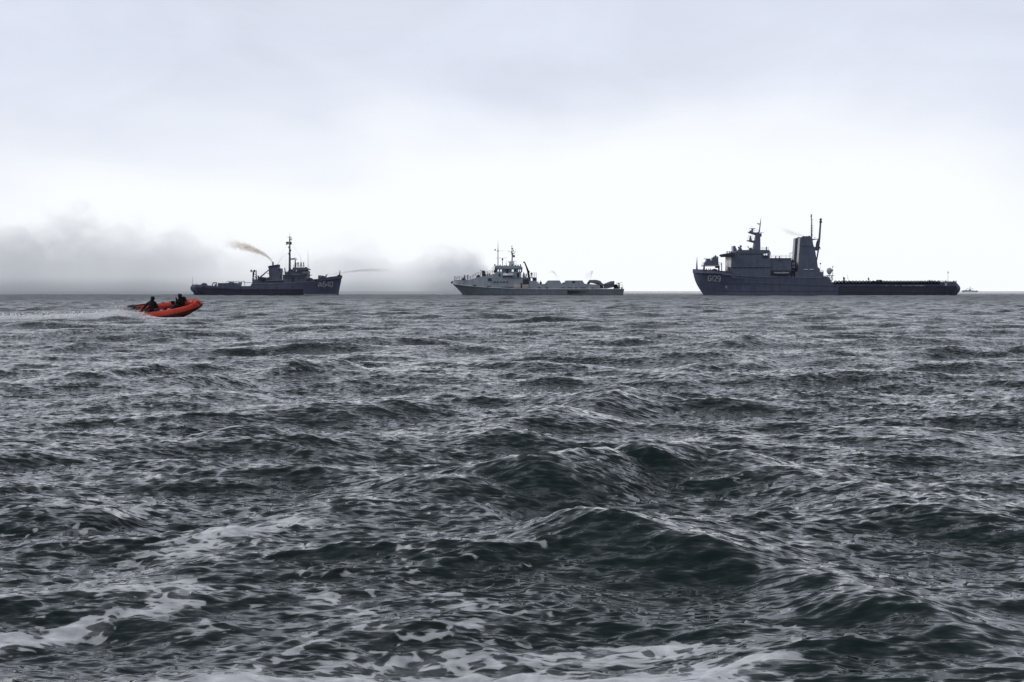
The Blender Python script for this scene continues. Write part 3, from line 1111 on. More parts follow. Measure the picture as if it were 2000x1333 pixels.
    S.pole('jackstaff', [(663.6, 539, 0), (663.6, 535, 0), (663.7, 527.5, 0)], [0.26, 0.2, 0.03], 'black_metal')
    # flag flying from the yard
    mb = MB()
    n = 6
    for band in range(3):
        pass
    fl = None
    for band, (m_, t0, t1) in enumerate((('flag_red', 0, 0.34), ('white_paint', 0.34, 0.70), ('flag_red', 0.70, 1.0))):
        mb = MB()
        for i in range(n + 1):
            x = 564.2 - i * 1.0
            for t in (t0, t1):
                q = S.L(x, 472.2 + 5.6 * t + 0.25 * i * 0.4, 0)
                q.y += 0.18 * math.sin(i * 1.1)
                mb.v += [q]
        for i in range(n):
            mb.f.append((2 * i, 2 * i + 1, 2 * i + 3, 2 * i + 2))
        if fl is None:
            fl = bpy.data.objects.new('flag', None)
            COL.objects.link(fl)
            fl.location = S.org
            tag(fl, 'small red and white flag flying from the mast of the left tug', 'flag')
        mb.build('flag_stripe', m_, fl)
    for i, (x, m_, p_, l_) in enumerate(((577.4, 'crew_dark', 'rest', 'dark clothed crew member nearest the mast on top of the left tug wheelhouse'),
                                         (582.2, 'crew_dark', 'hips', 'stocky dark clothed crew member second from the mast on the left tug wheelhouse'),
                                         (588.2, 'crew_dark', 'rest', 'dark clothed crew member third from the mast on the left tug wheelhouse'),
                                         (593.2, 'crew_dark', 'front', 'dark clothed crew member nearest the bow on the left tug wheelhouse'))):
        crew(x, 522.6, S.Y - 2.2 + 0.6 * (i % 2), l_, m_, p_, 0.5 * i, 1.03, 'crew on the tug wheelhouse')
    return S


# ------------------------------------------------------------------ middle ship: pale grey patrol vessel
def build_patrol():
    S = Ship('patrol_ship', 'pale grey naval ship with raked bow and notched aft bulwark, middle of three ships', 1050)
    x_st, x_en = W(1106, 570, S.Y - 4.6).x, W(1165, 570, S.Y - 4.6).x
    z0, z1 = W(1106, 575, S.Y - 4.6).z, W(1106, 567, S.Y - 4.6).z
    paint('grey_hull_stained', (0.183, 0.214, 0.249), streak=0.35, rust=0.12, stain=(x_st, x_en, z0, z1))
    st = [(884, 553.5, 905, 577.4, 0.4, 0.15, 0), (890, 555, 909, 577.4, 1.3, 0.5, 0), (905, 557, 921, 577.4, 2.6, 1.5, 0), (920, 558.8, 933, 577.4, 3.4, 2.5, 0),
          (940, 560.5, 950, 577.4, 4.0, 3.4, 0), (970, 562.3, 976, 577.4, 4.5, 4.1, 0), (1000, 563.5, 1003, 577.4, 4.6, 4.4, 0), (1040, 564.5, 1041, 577.4, 4.6, 4.5, 0),
          (1120, 564.5, 1120, 577.4, 4.6, 4.5, 0), (1200, 564.5, 1199, 577.4, 4.6, 4.5, 0), (1219, 564.5, 1217, 577.4, 4.4, 4.3, 0)]
    S.hull('hull', st, 'grey_hull_stained', drop=0.3, flare=1.0)
    S.strake('rubbing_strake', [(885, 554.6), (905, 557.6), (940, 561), (1000, 564), (1040, 565), (1217, 565)], 0.11, 'grey_light')
    S.strake('boot_topping', [(905.5, 576.7), (1216, 576.7)], 0.12, 'slate_dark')
    S.lettering('draught_mark', [[(926, 573), (928, 573.4)]], 1.0, 'grey_light')
    low = S.bvh
    u = [(886.3, 547.2, 884.6, 553.4, 0.9, 0.4, 0), (895, 547.2, 894, 555.6, 2.2, 1.7, 0), (905, 547.2, 905, 557, 2.9, 2.5, 0), (918, 546.8, 918, 558.6, 3.5, 3.3, 0),
         (935, 541.5, 935, 560.1, 4.0, 3.9, 0), (955, 538.3, 955, 561.4, 4.3, 4.2, 0), (968, 533.6, 968, 562.1, 4.5, 4.4, 0), (971.5, 531, 971.5, 562.4, 4.5, 4.4, 0),
         (981, 531, 981, 562.8, 4.5, 4.45, 0), (981.6, 543.2, 981.6, 562.8, 4.5, 4.45, 0), (1034, 543.2, 1034, 564.3, 4.5, 4.5, 0), (1034.4, 549, 1034.4, 564.3, 4.5, 4.5, 0),
         (1047, 549, 1047, 564.4, 4.5, 4.5, 0), (1054, 555, 1054, 564.4, 4.5, 4.5, 0), (1065, 555, 1065, 564.4, 4.5, 4.5, 0), (1071, 548.2, 1071, 564.4, 4.5, 4.5, 0),
         (1093, 548.2, 1093, 564.4, 4.5, 4.5, 0), (1097, 554.6, 1097, 564.4, 4.5, 4.5, 0), (1102, 555, 1102, 564.4, 4.5, 4.5, 0), (1106, 548.2, 1106, 564.4, 4.5, 4.5, 0),
         (1137.5, 548.2, 1137.5, 564.4, 4.5, 4.5, 0), (1141.5, 554.4, 1141.5, 564.4, 4.5, 4.5, 0), (1150, 555.2, 1150, 564.4, 4.5, 4.5, 0),
         (1171, 556.5, 1171, 564.4, 4.5, 4.5, 0), (1173, 563.4, 1173, 564.4, 4.5, 4.5, 0)]
    S.hull('upper_works', u, 'grey_upper', drop=0.9, lev=4, flare=1.0, under=0)
    for x0, x1, y in ((924, 935, 557.8), (951, 961, 559.8), (979, 991, 561.2), (992, 1003, 561.8), (1028, 1034, 562.4), (1050, 1057, 562.6), (1066, 1071, 562.7), (1096, 1103, 562.7),
                      (1108, 1117, 562.7), (1122, 1127, 562.7), (1134, 1144, 562.8), (1155, 1160, 562.8)):
        p = S.hit((x0 + x1) / 2, y, 0.0)
        hw = (x1 - x0) / 2 * S.s
        S.part(MB().box((p.x - hw, p.y - 0.05, p.z - 0.13), (p.x + hw, p.y + 0.3, p.z + 0.13)), 'freeing_port', 'slate_dark')
    S.box('side_door', 953.4, 543.6, 959.2, 549.2, -4.62, -4.1, 'slate_dark')
    for x in (966.8, 972.2, 979, 984.4, 990.5):
        S.part(MB().lathe(S.L(x, 551.2, -4.6), [(0.02, -0.02), (0.27, -0.02), (0.27, 0.08), (0.02, 0.08)], 10, 'Y'), 'porthole', 'dark_glass')
    S.part(MB().tube([S.L(881.2, 554, 0), S.L(883.0, 551.6, 0), S.L(883.9, 549.2, 0)], [0.32, 0.25, 0.14], 8), 'anchor', 'black_metal')
    # slatted beige panels abreast the crane, built in place of the name lettering
    for x0, x1 in ((1003.4, 1016.6), (1020.2, 1032.6)):
        pn = S.box('name_panel', x0, 556.4, x1, 563.2, -4.64, -4.54, 'grey_light')
        for i in range(6):
            x = x0 + 0.6 + i * (x1 - x0 - 1.2) / 5.6
            S.box('panel_slat', x, 556.8 + (i % 2) * 0.8, x + 1.1, 562.8, -4.72, -4.65, 'beige_wood', pn)
        S.box('panel_batten', x0 + .3, 559.4, x1 - .3, 560.2, -4.78, -4.73, 'beige_wood', pn)
    S.box('panel_post', 1017.2, 553, 1019.4, 563, -4.7, -4.52, 'slate_dark')
    S.box('crane_recess_shade', 1021.5, 545.5, 1033, 556, -4.58, -4.45, 'slate_dark')  # dark plate on the side paints in the shade of the recess
    S.prism('side_emblem', [(973.4, 535.2), (977, 534.4), (977.6, 539.6), (974, 540.4)], -4.57, -4.52, 'sea_blue_mark')
    # bridge
    S.box('wing_deck', 981, 542.2, 1048, 543.4, -4.7, 4.7, 'mid_metal')
    bh = S.prism('bridge_base', [(972, 543), (972, 531), (1019.5, 531), (1017.5, 536), (1017.5, 543)], -3.7, 3.7, 'grey_upper')
    S.prism('bridge_roof', [(965.6, 525), (966.4, 520.8), (969.5, 519.4), (1012, 519.6), (1018.6, 520.4), (1021, 524), (1020.6, 526)], -4.0, 4.0, 'grey_upper')
    S.box('roof_edge', 966.4, 524.6, 1020.2, 526.2, -4.1, 4.1, 'grey_hull')
    for d0, d1 in ((-3.75, -3.55), (3.55, 3.75)):
        for x0, x1 in ((965.8, 971.6), (974.2, 976.6), (979.8, 989.8), (992.6, 999.4), (1003.2, 1004.6), (1006.6, 1012), (1013.8, 1015.4), (1017.4, 1020)):
            if d0 > 0 and x1 - x0 > 4:
                continue
            S.prism('window_post', [(x0, 531.6), (x0 + 0.4, 526), (x1 + 0.2, 526), (x1, 531.6)], d0, d1, 'grey_hull', bh)
        for x0, x1 in ((971.6, 974.4), (976.6, 980), (989.8, 992.8), (999.4, 1003.4), (1012, 1014), (1015.4, 1017.6)):
            if d0 < 0:
                S.box('window_pane', x0, 526, x1, 531.4, -3.62, -3.60, 'window_glass', bh)
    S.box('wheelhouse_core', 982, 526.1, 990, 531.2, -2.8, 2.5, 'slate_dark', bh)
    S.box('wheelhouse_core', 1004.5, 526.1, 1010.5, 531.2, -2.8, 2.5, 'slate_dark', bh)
    S.box('door', 988.4, 526.4, 993, 535.2, -3.8, -3.69, 'slate_dark', bh)
    S.box('door', 1009.4, 533.5, 1014, 542.2, -3.78, -3.69, 'slate_dark', bh)
    mb = MB()
    c = S.L(981.8, 537.4, -4.2)
    mb.lathe(c, [(0.05, 0), (0.34, 0.06), (0.42, 0.25), (0.42, 1.55), (0.44, 1.6), (0.44, 1.75), (0.42, 1.8), (0.42, 3.2), (0.34, 3.42), (0.05, 3.5)], 12, 'X')
    raft = S.part(mb, 'liferaft_canister', 'white_paint', None, True)
    for k in range(4):
        S.box('raft_cradle', 983.4 + k * 5.2, 538.6, 985.2 + k * 5.2, 542.3, -4.6, -3.8, 'slate_dark', raft)
    S.rail('railing', [(1018, 542.3), (1034, 542.3)], 6.2, [-4.5, 4.5], step=5, bars=3)
    S.rail('railing', [(1040, 542.3), (1048, 542.3)], 9.2, [-4.4, 0, 4.4], step=4, bars=4)
    S.prism('canopy_cover', [(1020.5, 542.3), (1021.5, 534), (1022.6, 531), (1024, 533.6), (1027, 542.3)], -3.0, -1.5, 'grey_light')
    S.box('aft_house', 1040.5, 543.4, 1048.4, 550, -3.2, 3.2, 'grey_upper')
    S.box('aft_house_door', 1042, 544.6, 1046.4, 548.4, -3.26, -3.19, 'slate_dark')
    S.rail('railing', [(961, 535), (970.6, 531)], 13.0, [-4.3], step=4, bars=4)
    S.box('bridge_wing_locker', 964.4, 528, 970, 533.4, -4.4, -3.0, 'slate_dark')
    for x, h in ((966.4, 3.4), (976.6, 2.2), (985, 1.2), (989, 1.4), (1007, 1.8), (1016.6, 3.0), (1011.6, 2.2)):
        S.prism('roof_light', [(x - 1.2, 519.8), (x - 1.0, 519.8 - h), (x + 1.1, 519.4 - h), (x + 1.4, 519.8)], -3.4, -2.7, 'black_metal')
    # masts
    m1 = S.pole('fore_mast', [(972.6, 520, 0), (972.6, 487.4, 0), (972.6, 470, 0)], [0.16, 0.11, 0.012], 'mid_metal', seg=8)
    mb = MB()
    S.part(MB().tube([S.L(968.2, 504.4, 0), S.L(990, 504.4, 0)], 0.05, 5), 'yardarm', 'mid_metal', m1)
    mb.tube([S.L(972.6, 490.4, 0), S.L(984, 490.4, 0)], 0.03, 5)
    mb.tube([S.L(966.8, 489.6, 0), S.L(972.6, 490.4, 0)], 0.03, 5)
    S.part(mb, 'yardarm', 'mid_metal', m1)
    S.part(MB().ball(S.L(967, 488.4, 0), (0.25, 0.25, 0.3)), 'anemometer', 'mid_metal', m1)
    S.part(MB().box(S.L(971.2, 491.8, -0.2), S.L(973.8, 489.6, 0.2)), 'mast_light', 'black_metal', m1)
    S.part(MB().box(S.L(972, 502.4, -0.15), S.L(973.4, 500.8, 0.15)), 'mast_light', 'black_metal', m1)
    m2 = S.pole('antenna_post', [(981.4, 520, 1), (981.4, 508, 1)], 0.11, 'mid_metal', seg=8)
    S.part(MB().ball(S.L(981.4, 506.8, 1), (0.28, 0.28, 0.33)), 'antenna_ball', 'black_metal', m2)
    for x, y1 in ((989.4, 509), (1008.2, 511), (1005.2, 512), (988, 512)):
        S.pole('whip_antenna', [(x, 520, -1.5), (x, y1, -1.5)], [0.06, 0.03], 'mid_metal', seg=5)
    m3 = S.prism('main_mast_base', [(993.4, 520), (994.6, 513.6), (992.6, 512), (1003.6, 510.6), (1004.6, 520)], -1.2, 1.2, 'grey_light')
    S.pole('main_mast', [(1000, 512, 0), (1000.4, 500, 0), (999.8, 483, 0)], [0.3, 0.2, 0.1], 'grey_light', m3, 8)
    mb = MB()
    mb.box(S.L(1001, 503, -0.5), S.L(1005.8, 498.6, 0.5))
    mb.box(S.L(998.6, 498, -0.4), S.L(1002.4, 495, 0.4))
    mb.poly([S.L(998.2, 485.2, -0.4), S.L(1002.8, 485.2, -0.4), S.L(1001.2, 487.8, -0.4), S.L(999.6, 487.8, -0.4)], (0, 0.8, 0))
    mb.box(S.L(998.4, 494.8, -0.3), S.L(1000.4, 490.8, 0.3))
    mb.tube([S.L(992.6, 492.4, 0), S.L(1007, 492.4, 0)], 0.05, 5)
    mb.tube([S.L(1002, 496, 0), S.L(1006.2, 494.2, 0)], 0.12, 5)
    mb.tube([S.L(992.6, 492.4, 0), S.L(992.6, 489.4, 0)], 0.05, 5)
    mb.tube([S.L(1006.6, 492.4, 0), S.L(1006.6, 489.8, 0)], 0.05, 5)
    mb.ball(S.L(1002.6, 489.8, 0), (0.16, 0.16, 0.3))
    S.part(mb, 'radar_gear', 'mid_metal', m3)
    S.part(MB().ball(S.L(999.8, 481.6, 0), (0.13, 0.13, 0.3)), 'mast_top_light', 'mid_metal', m3)
    S.box('radar_scanner', 991.6, 510.2, 1008, 511.0, -0.3, 0.3, 'grey_light', m3)
    S.prism('mast_opening', [(998.6, 520), (999.4, 516.6), (1001.4, 516.2), (1000.8, 520)], -1.26, -1.19, 'slate_dark', m3)
    # crane
    cr = S.pole('crane_column', [(1034.6, 561, -3.6), (1034.0, 546, -3.6), (1032.2, 536, -3.6)], [0.5, 0.42, 0.36], 'black_metal', seg=10)
    S.pole('crane_jib', [(1032.6, 538, -3.6), (1031.2, 530, -3.6), (1028, 521, -3.6), (1024.6, 512.6, -3.6), (1023.2, 511.8, -3.6), (1022.4, 514, -3.6)], [0.36, 0.34, 0.24, 0.2, 0.2, 0.14], 'black_metal', cr, 8)
    S.pole('crane_ram', [(1033.8, 533, -3.9), (1030.4, 527, -3.9), (1029.0, 521.4, -3.9)], [0.3, 0.18, 0.1], 'black_metal', cr, 8)
    # fore deck
    S.rail('railing', [(887.2, 547.2), (918, 546.8)], 7.0, [-3.2, 3.2], step=5.6, bars=3, r=0.04)
    S.rail('railing', [(887.4, 547.2), (889, 547.2)], 7.0, [-2, 0, 2], step=4, bars=3, r=0.04)
    S.rail('railing', [(919, 546.6), (929, 541)], 6.8, [-3.7], step=4, bars=3, r=0.04)
    S.rail('railing', [(929, 541), (962, 536)], 7.4, [-3.8], step=5, bars=3, r=0.04)
    S.prism('windlass', [(900.4, 548), (902, 544.4), (906, 542.8), (909, 545), (909.6, 548)], -1.4, 1.4, 'slate_dark')
    S.prism('deck_winch', [(929.6, 543.4), (931, 539.4), (934.4, 537), (937.8, 538.6), (938.4, 543)], -1.6, 1.6, 'slate_dark')
    gun = S.prism('deck_gun_mount', [(941.4, 541), (941, 531.6), (942.2, 529), (946.8, 529), (947.6, 534.6), (949.4, 537), (949.4, 540.6)], -0.8, 0.8, 'black_metal')
    S.pole('gun_barrel', [(942.2, 529.6, 0), (937.2, 529.2, 0)], [0.13, 0.08], 'black_metal', gun)
    for x in (952, 956):
        S.part(MB().lathe(S.L(x, 540.4, -2), [(0.2, 0), (0.3, 0.1), (0.22, 0.6), (0.36, 0.8), (0.1, 0.9)], 10), 'vent_mushroom', 'grey_hull')
    # aft deck gear
    S.part(MB().ball(S.L(1056, 553.4, -3), (0.42, 0.42, 0.5)).tube([S.L(1056, 551, -3), S.L(1056.2, 548.2, -3)], 0.09, 5), 'marker_buoy', 'black_metal')
    S.box('fire_plug', 1050.4, 549.4, 1051.6, 556, -3.4, -3, 'grey_light')
    S.prism('deck_crate', [(1097.4, 557), (1098, 553.2), (1101, 552), (1102.2, 552.4), (1102.2, 557)], -2, 0, 'slate_dark')
    S.box('scupper_stain', 1117.6, 549, 1122.8, 553.2, -4.57, -4.52, 'slate_dark')
    S.box('bulwark_slot', 1127.2, 548.7, 1128.2, 551.2, -4.57, -4.52, 'grey_light')
    S.prism('boat_cover', [(1146.6, 555.6), (1148, 551.4), (1150, 549.6), (1152, 549.8), (1152, 555.6)], -3.6, -2, 'slate_dark')
    rd = S.prism('ramp_section', [(1151.4, 547.2), (1164, 547.0), (1172, 548.8), (1180.4, 557.4), (1178, 560), (1168, 553.6), (1152, 552.2)], -3.6, 1.5, 'grey_hull')
    S.prism('ramp_underside', [(1155, 552.4), (1168, 553.8), (1178.8, 560.4), (1178.8, 564), (1172, 564), (1171, 557)], -3.0, 1.0, 'slate_dark', rd)
    S.prism('ramp_rib', [(1152, 552.2), (1168, 553.4), (1168, 554.4), (1152, 553.2)], -3.68, -3.58, 'crew_red', rd)
    r2 = S.prism('stern_ramp', [(1180.4, 555), (1194, 549.6), (1200, 549.2), (1200.2, 553.6), (1188, 556.4), (1181, 557)], -3.6, 2.5, 'grey_hull')
    S.prism('ramp_machinery', [(1181, 557.2), (1200, 553.8), (1201, 561), (1186, 564), (1181, 564)], -3.0, 2.0, 'mid_metal', r2)
    S.part(MB().torus(S.L(1203, 560, -3.2), 0.55, 0.2, 12, 6), 'spare_tyre', 'tyre')
    S.prism('winch_cover', [(1199, 564.4), (1201, 558.6), (1204, 557), (1207, 560), (1208.6, 564.4)], -2.6, 0, 'slate_dark')
    mg = S.pole('gun_pedestal', [(1209.4, 564, -2.5), (1208.8, 554, -2.5)], [0.28, 0.18], 'black_metal', seg=8)
    mb = MB()
    mb.box(S.L(1204.6, 554.4, -2.65), S.L(1210.4, 552.9, -2.35))
    mb.tube([S.L(1209, 553.4, -2.5), S.L(1216, 552.3, -2.5)], 0.06, 6)
    S.part(mb, 'machine_gun', 'mid_metal', mg)
    S.rail('railing', [(1210, 564.4), (1216.4, 564.4)], 8.0, [-4.0, 0, 4.0], step=6, bars=3, r=0.035)
    S.box('stern_fairlead', 1213.4, 561.4, 1215.8, 564.5, -4.2, -3.4, 'black_metal')
    crew(907.6, 547.6, S.Y - 1.8, 'dark clothed sailor standing beside the windlass on the middle ship bow', 'crew_dark', 'rest', 0.4, 1.0, 'sailors on the middle ship')
    crew(913.2, 547.6, S.Y - 2.0, 'grey clothed sailor with a raised arm on the middle ship bow', 'crew_grey', 'up', -0.8, 1.02, 'sailors on the middle ship')
    crew(1037.8, 543.6, S.Y - 3.0, 'dark clothed sailor standing right beside the crane of the middle ship', 'crew_dark', 'hips', 0.2, 1.12, 'sailors on the middle ship')
    crew(1027.6, 543.4, S.Y - 2.0, 'grey clothed sailor standing left of the crane on the middle ship', 'crew_grey', 'rest', 1.2, 0.95, 'sailors on the middle ship')
    return S


# ------------------------------------------------------------------ right ship: large dark G129
def build_supply():
    S = Ship('supply_ship', 'largest dark slate ship with twin funnels and G129 on its bow', 1612)
    st = [(1867, 551.6, 1866, 577.4, 3.4, 3.0, 9.5), (1862, 551.2, 1861, 577.4, 5.2, 4.8, 9), (1850, 551, 1851, 577.4, 6.4, 6.2, 3), (1820, 551, 1820, 577.4, 6.9, 6.8, 0),
          (1700, 551, 1700, 577.4, 7, 6.9, 0), (1640, 551.2, 1640, 577.4, 7, 6.9, 0), (1622.5, 551.4, 1622.5, 577.4, 7, 6.9, 0), (1607, 542.4, 1607, 577.4, 7, 6.9, 0),
          (1560, 542.2, 1560, 577.4, 7, 6.9, 0), (1500, 540.4, 1500, 577.4, 7, 6.8, 0), (1450, 538, 1458, 577.4, 6.9, 6.2, 0), (1430, 536, 1442, 577.4, 6.6, 5.4, 0),
          (1428, 530.6, 1441, 577.4, 6.6, 5.3, 0), (1416, 529.8, 1431, 577.4, 6.3, 4.6, 0), (1400, 528.5, 1417, 577.4, 5.7, 3.5, -1), (1385, 527.5, 1404, 577.4, 4.8, 2.4, -2.5),
          (1370, 526.7, 1391, 577.4, 3.4, 1.3, -4), (1360, 526.2, 1382, 577.4, 2.0, 0.6, -5), (1353.8, 526, 1375, 577.4, 0.6, 0.15, -5)]
    S.hull('hull', st, 'slate_hull', drop=1.25)
    S.belt('fender_belt', 1637, 1869, lambda x: 559.2 if x > 1645 else 559.2 + (1645 - x) * 0.3, 577.8, 'slate_dark', 0.12, 5)
    S.strake('rubbing_strake', [(1357, 534.4), (1380, 534.2), (1412, 535.6)], 0.13, 'slate_dark')
    S.strake('rubbing_strake', [(1410, 536.6), (1450, 539.4), (1500, 541.4), (1605, 543)], 0.09, 'mid_metal')
    S.strake('plate_seam', [(1412, 554.4), (1500, 555.2), (1632, 560)], 0.06, 'slate_dark')
    S.strake('plate_seam', [(1412, 569), (1636, 569.4)], 0.05, 'slate_dark')
    S.strake('plate_seam', [(1640, 569), (1860, 570)], 0.05, 'slate_hull', 0.16)
    S.strake('rubbing_strake', [(1640, 558.9), (1700, 559), (1868, 559)], 0.12, 'slate_hull', 0.1)
    ls = []
    for ch, x, w in (('G', 1383, 6.0), ('1', 1390.6, 3.0), ('2', 1394.4, 5.4), ('9', 1401.6, 5.4)):
        ls += glyph(ch, x, 538.9 + (x - 1383) * 0.035, w, 10.2)
    S.lettering('hull_number', ls, 1.15, 'mark_white')
    S.lettering('thruster_mark', glyph('x', 1416.4, 558.8, 4.0, 4.0), 0.9, 'mark_white')
    # forecastle
    S.pole('jackstaff', [(1361, 527, 0), (1361, 516, 0), (1361.4, 503, 0)], [0.3, 0.2, 0.05], 'slate_house', seg=8)
    pf = S.box('gun_platform', 1374.5, 518.4, 1405, 520.2, -3.0, 3.0, 'slate_house')
    S.box('platform_awning', 1376.6, 518.9, 1403.4, 519.8, -3.06, -3.0, 'white_paint', pf)
    for x in (1375.2, 1404.0):
        for d in (-2.6, 2.6):
            S.pole('leg', [(x, 533, d), (x, 520, d)], 0.28, 'slate_dark', pf, 8)
    S.box('platform_bracket', 1400.6, 520.4, 1404.6, 523.6, -2.4, 2.4, 'slate_dark', pf)
    S.rail('railing', [(1371, 519.4), (1376, 519.2)], 6.0, [-2.6, 2.6], step=4, bars=2, r=0.04, parent=pf)
    S.rail('railing', [(1403, 519.4), (1409.6, 519.4)], 6.0, [-2.6, 2.6], step=4, bars=2, r=0.04, parent=pf)
    gt = S.prism('gun_turret', [(1376.4, 518.3), (1376.6, 514), (1379.6, 511), (1381.6, 505.6), (1387.4, 505.2), (1389.8, 512.4), (1391.6, 512.6), (1391.8, 518.3)], -1.7, 1.7, 'slate_house')
    S.prism('ammunition_house', [(1391.9, 518.3), (1391.8, 504.4), (1394, 502.6), (1403, 502.6), (1403.2, 511), (1404, 518.3)], -1.7, 1.7, 'slate_house', gt)
    mb = MB()
    for d in (-1.5, 1.5):
        mb.tube([S.L(1392.6, 504.4, d), S.L(1393.6, 501.8, d), S.L(1402, 501.6, d), S.L(1402.8, 503, d)], 0.1, 6)
    mb.ball(S.L(1397.4, 501.6, 0), (0.35, 0.35, 0.5))
    S.part(mb, 'turret_frame', 'slate_house', gt)
    S.pole('gun_barrel', [(1381.6, 506.2, 0), (1374.4, 505.9, 0)], [0.14, 0.09], 'slate_house', gt)
    S.pole('crash_rail_post', [(1409.4, 531, -3), (1409.4, 514, -3)], 0.16, 'slate_house')
    S.prism('inflatable_cover', [(1390.4, 528.6), (1392.4, 526.2), (1396, 525.2), (1401, 526.6), (1402.4, 529)], -4.6, -2.6, 'slate_dark')
    S.box('deck_locker', 1374, 524.6, 1376.8, 527.6, -4.2, -2.6, 'slate_dark')
    for i, x in enumerate((1374.6, 1380, 1384.2, 1387.4)):
        crew(x, 534.6, S.Y - 3.4 + (i % 2) * 0.5, 'sailor in red overalls under the gun platform of the largest ship, %s' %
             ('nearest the bow' if i == 0 else 'second from the bow' if i == 1 else 'third from the bow' if i == 2 else 'farthest from the bow'),
             'crew_red', ('rest', 'front', 'rest', 'hips')[i], 0.7 * i, 0.98, 'red clad sailors on the forecastle')
    # superstructure
    S.prism('superstructure', [(1427.8, 541), (1427.8, 527), (1428.2, 499), (1503, 499), (1503, 505), (1505, 505), (1505, 543)], -6.3, 6.3, 'slate_house')
    S.prism('lit_front_face', [(1427.7, 527.4), (1428.1, 500), (1428.3, 500), (1428.0, 527.4)], -6.28, 6.28, 'lit_front_grey')  # thin plate whose paler colour paints the light onto the front
    S.box('front_locker', 1423.6, 522.4, 1427.6, 529.6, -6.0, -4.4, 'slate_dark')
    S.rail('railing', [(1417, 529.6), (1427, 530)], 8, [-6.0], step=5, bars=3, r=0.05)
    wing = S.prism('bridge_wing', [(1417.6, 496.8), (1421, 494.8), (1434, 493.6), (1434, 500.4), (1421.4, 500.6)], -7.6, 7.6, 'slate_dark')
    for x in (1420, 1424.4, 1428):
        S.part(MB().lathe(S.L(x, 495.4, -6.6), [(0.12, 0), (0.12, 0.3), (0.28, 0.32), (0.22, 0.62), (0.05, 0.7)], 8), 'wing_lamp', 'slate_dark', wing)
    S.prism('bridge_roof', [(1434, 494), (1443, 488.7), (1502, 488.4), (1505.4, 493.6), (1505.4, 494.4)], -6.0, 6.0, 'slate_house')
    for x0, x1 in ((1428.4, 1431), (1433.8, 1437.6), (1441.4, 1491.6), (1494.4, 1495.2), (1499.4, 1505.2)):
        S.prism('bridge_wall', [(x0, 499.1), (x0, 494.3), (x1, 494.3), (x1, 499.1)], -6.2, -5.9, 'slate_house')
    for x0 in range(1429, 1500, 14):
        S.prism('bridge_wall', [(x0, 499.1), (x0, 494.3), (x0 + 3, 494.3), (x0 + 3, 499.1)], 5.9, 6.2, 'slate_house')
    for x0, x1 in ((1431, 1433.8), (1437.6, 1441.4), (1491.6, 1494.4), (1495.2, 1499.4)):
        S.prism('window_pane', [(x0, 499), (x0, 494.4), (x1, 494.4), (x1, 499)], -6.05, -6.02, 'window_glass')
    for i in range(9):
        x = 1445 + i * 5.0
        S.box('bridge_window', x, 495.4, x + 3.4, 498.2, -6.26, -6.19, 'dark_glass')
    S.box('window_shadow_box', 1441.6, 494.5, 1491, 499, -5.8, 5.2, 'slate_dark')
    S.box('aft_bay', 1489, 499.8, 1501, 504.6, -6.36, -6.29, 'slate_dark')
    S.box('aft_corner_post', 1501.6, 493, 1504.4, 505.6, -6.38, -6.2, 'pale_or_lit_grey')
    S.box('hangar_house', 1505.1, 505.2, 1545.6, 543, -6.1, 6.1, 'slate_house')
    S.box('hangar_roof_edge', 1504.9, 504.4, 1546.6, 505.4, -6.3, 6.3, 'slate_dark')
    for x, y in ((1521.6, 509), (1524.4, 508.6), (1530.6, 520.4), (1440, 512), (1462, 516), (1478, 511)):
        S.box('wall_fitting', x, y, x + 1.6, y + 1.4, -6.42, -6.09, 'slate_dark')
    for x in (1436, 1446, 1456, 1466, 1476, 1486):
        S.part(MB().lathe(S.L(x, 523.6, -6.36), [(0.02, -0.02), (0.24, -0.02), (0.24, 0.1), (0.02, 0.1)], 10, 'Y'), 'porthole', 'dark_glass')
    S.box('deck_edge', 1428, 522.0, 1505, 522.9, -6.5, -6.28, 'slate_dark')
    S.box('boat_recess_shade', 1505.6, 528.4, 1545, 538.6, -6.18, -6.08, 'slate_dark')  # dark plate colours in the shaded recess behind the boat
    bt = S.prism('ship_boat', [(1512, 534), (1514, 531.8), (1540, 532.6), (1542.4, 531.4), (1540.6, 536), (1516, 536)], -7.4, -6.3, 'mid_metal')
    S.pole('boat_grab_line', [(1514, 532.6, -7.5), (1526, 533.6, -7.5), (1540, 533, -7.5)], 0.08, 'grey_light', bt)
    S.box('boat_canopy', 1528, 530.4, 1534, 532.4, -7.2, -6.5, 'slate_house', bt)
    S.rail('railing', [(1506, 504.6), (1545, 504.6)], 5.6, [-6.0, 6.0], step=9, bars=2, r=0.035)
    mb = MB()
    mb.tube([S.L(1545, 504.6, -5), S.L(1545, 494.6, -5)], 0.07, 5)
    mb.tube([S.L(1541.6, 495.4, -5), S.L(1548, 493.6, -5)], 0.07, 5)
    mb.tube([S.L(1541.8, 504.6, -5), S.L(1541.8, 495.6, -5)], 0.05, 5)
    S.part(mb, 'signal_post', 'slate_house')
    for x in (1514.6, 1521.5):
        S.part(MB().box(S.L(x, 504.5, -5.9), S.L(x + 1.2, 500.6, -5.5)), 'roof_light', 'slate_dark')
    # stair tower between house and funnel
    tw = S.box('stair_tower', 1547.2, 508, 1552.5, 543, -4.6, 4.0, 'pale_or_lit_grey')  # pale colour carries the light falling on the stairs
    for k in range(5):
        S.box('stair_landing', 1545.8, 511 + 6.2 * k, 1554, 512.2 + 6.2 * k, -5.2, 3.0, 'slate_dark', tw)
    S.pole('stair_brace', [(1546.4, 506.5, -5), (1552.4, 511.5, -5)], 0.12, 'slate_dark', tw)
    S.pole('stair_brace', [(1551, 525, -5), (1550, 534, -5)], 0.25, 'slate_dark', tw)
    # roof gear
    S.rail('railing', [(1484, 488.4), (1501, 488.4)], 5, [-5.6, 5.6], step=6, bars=2, r=0.03)
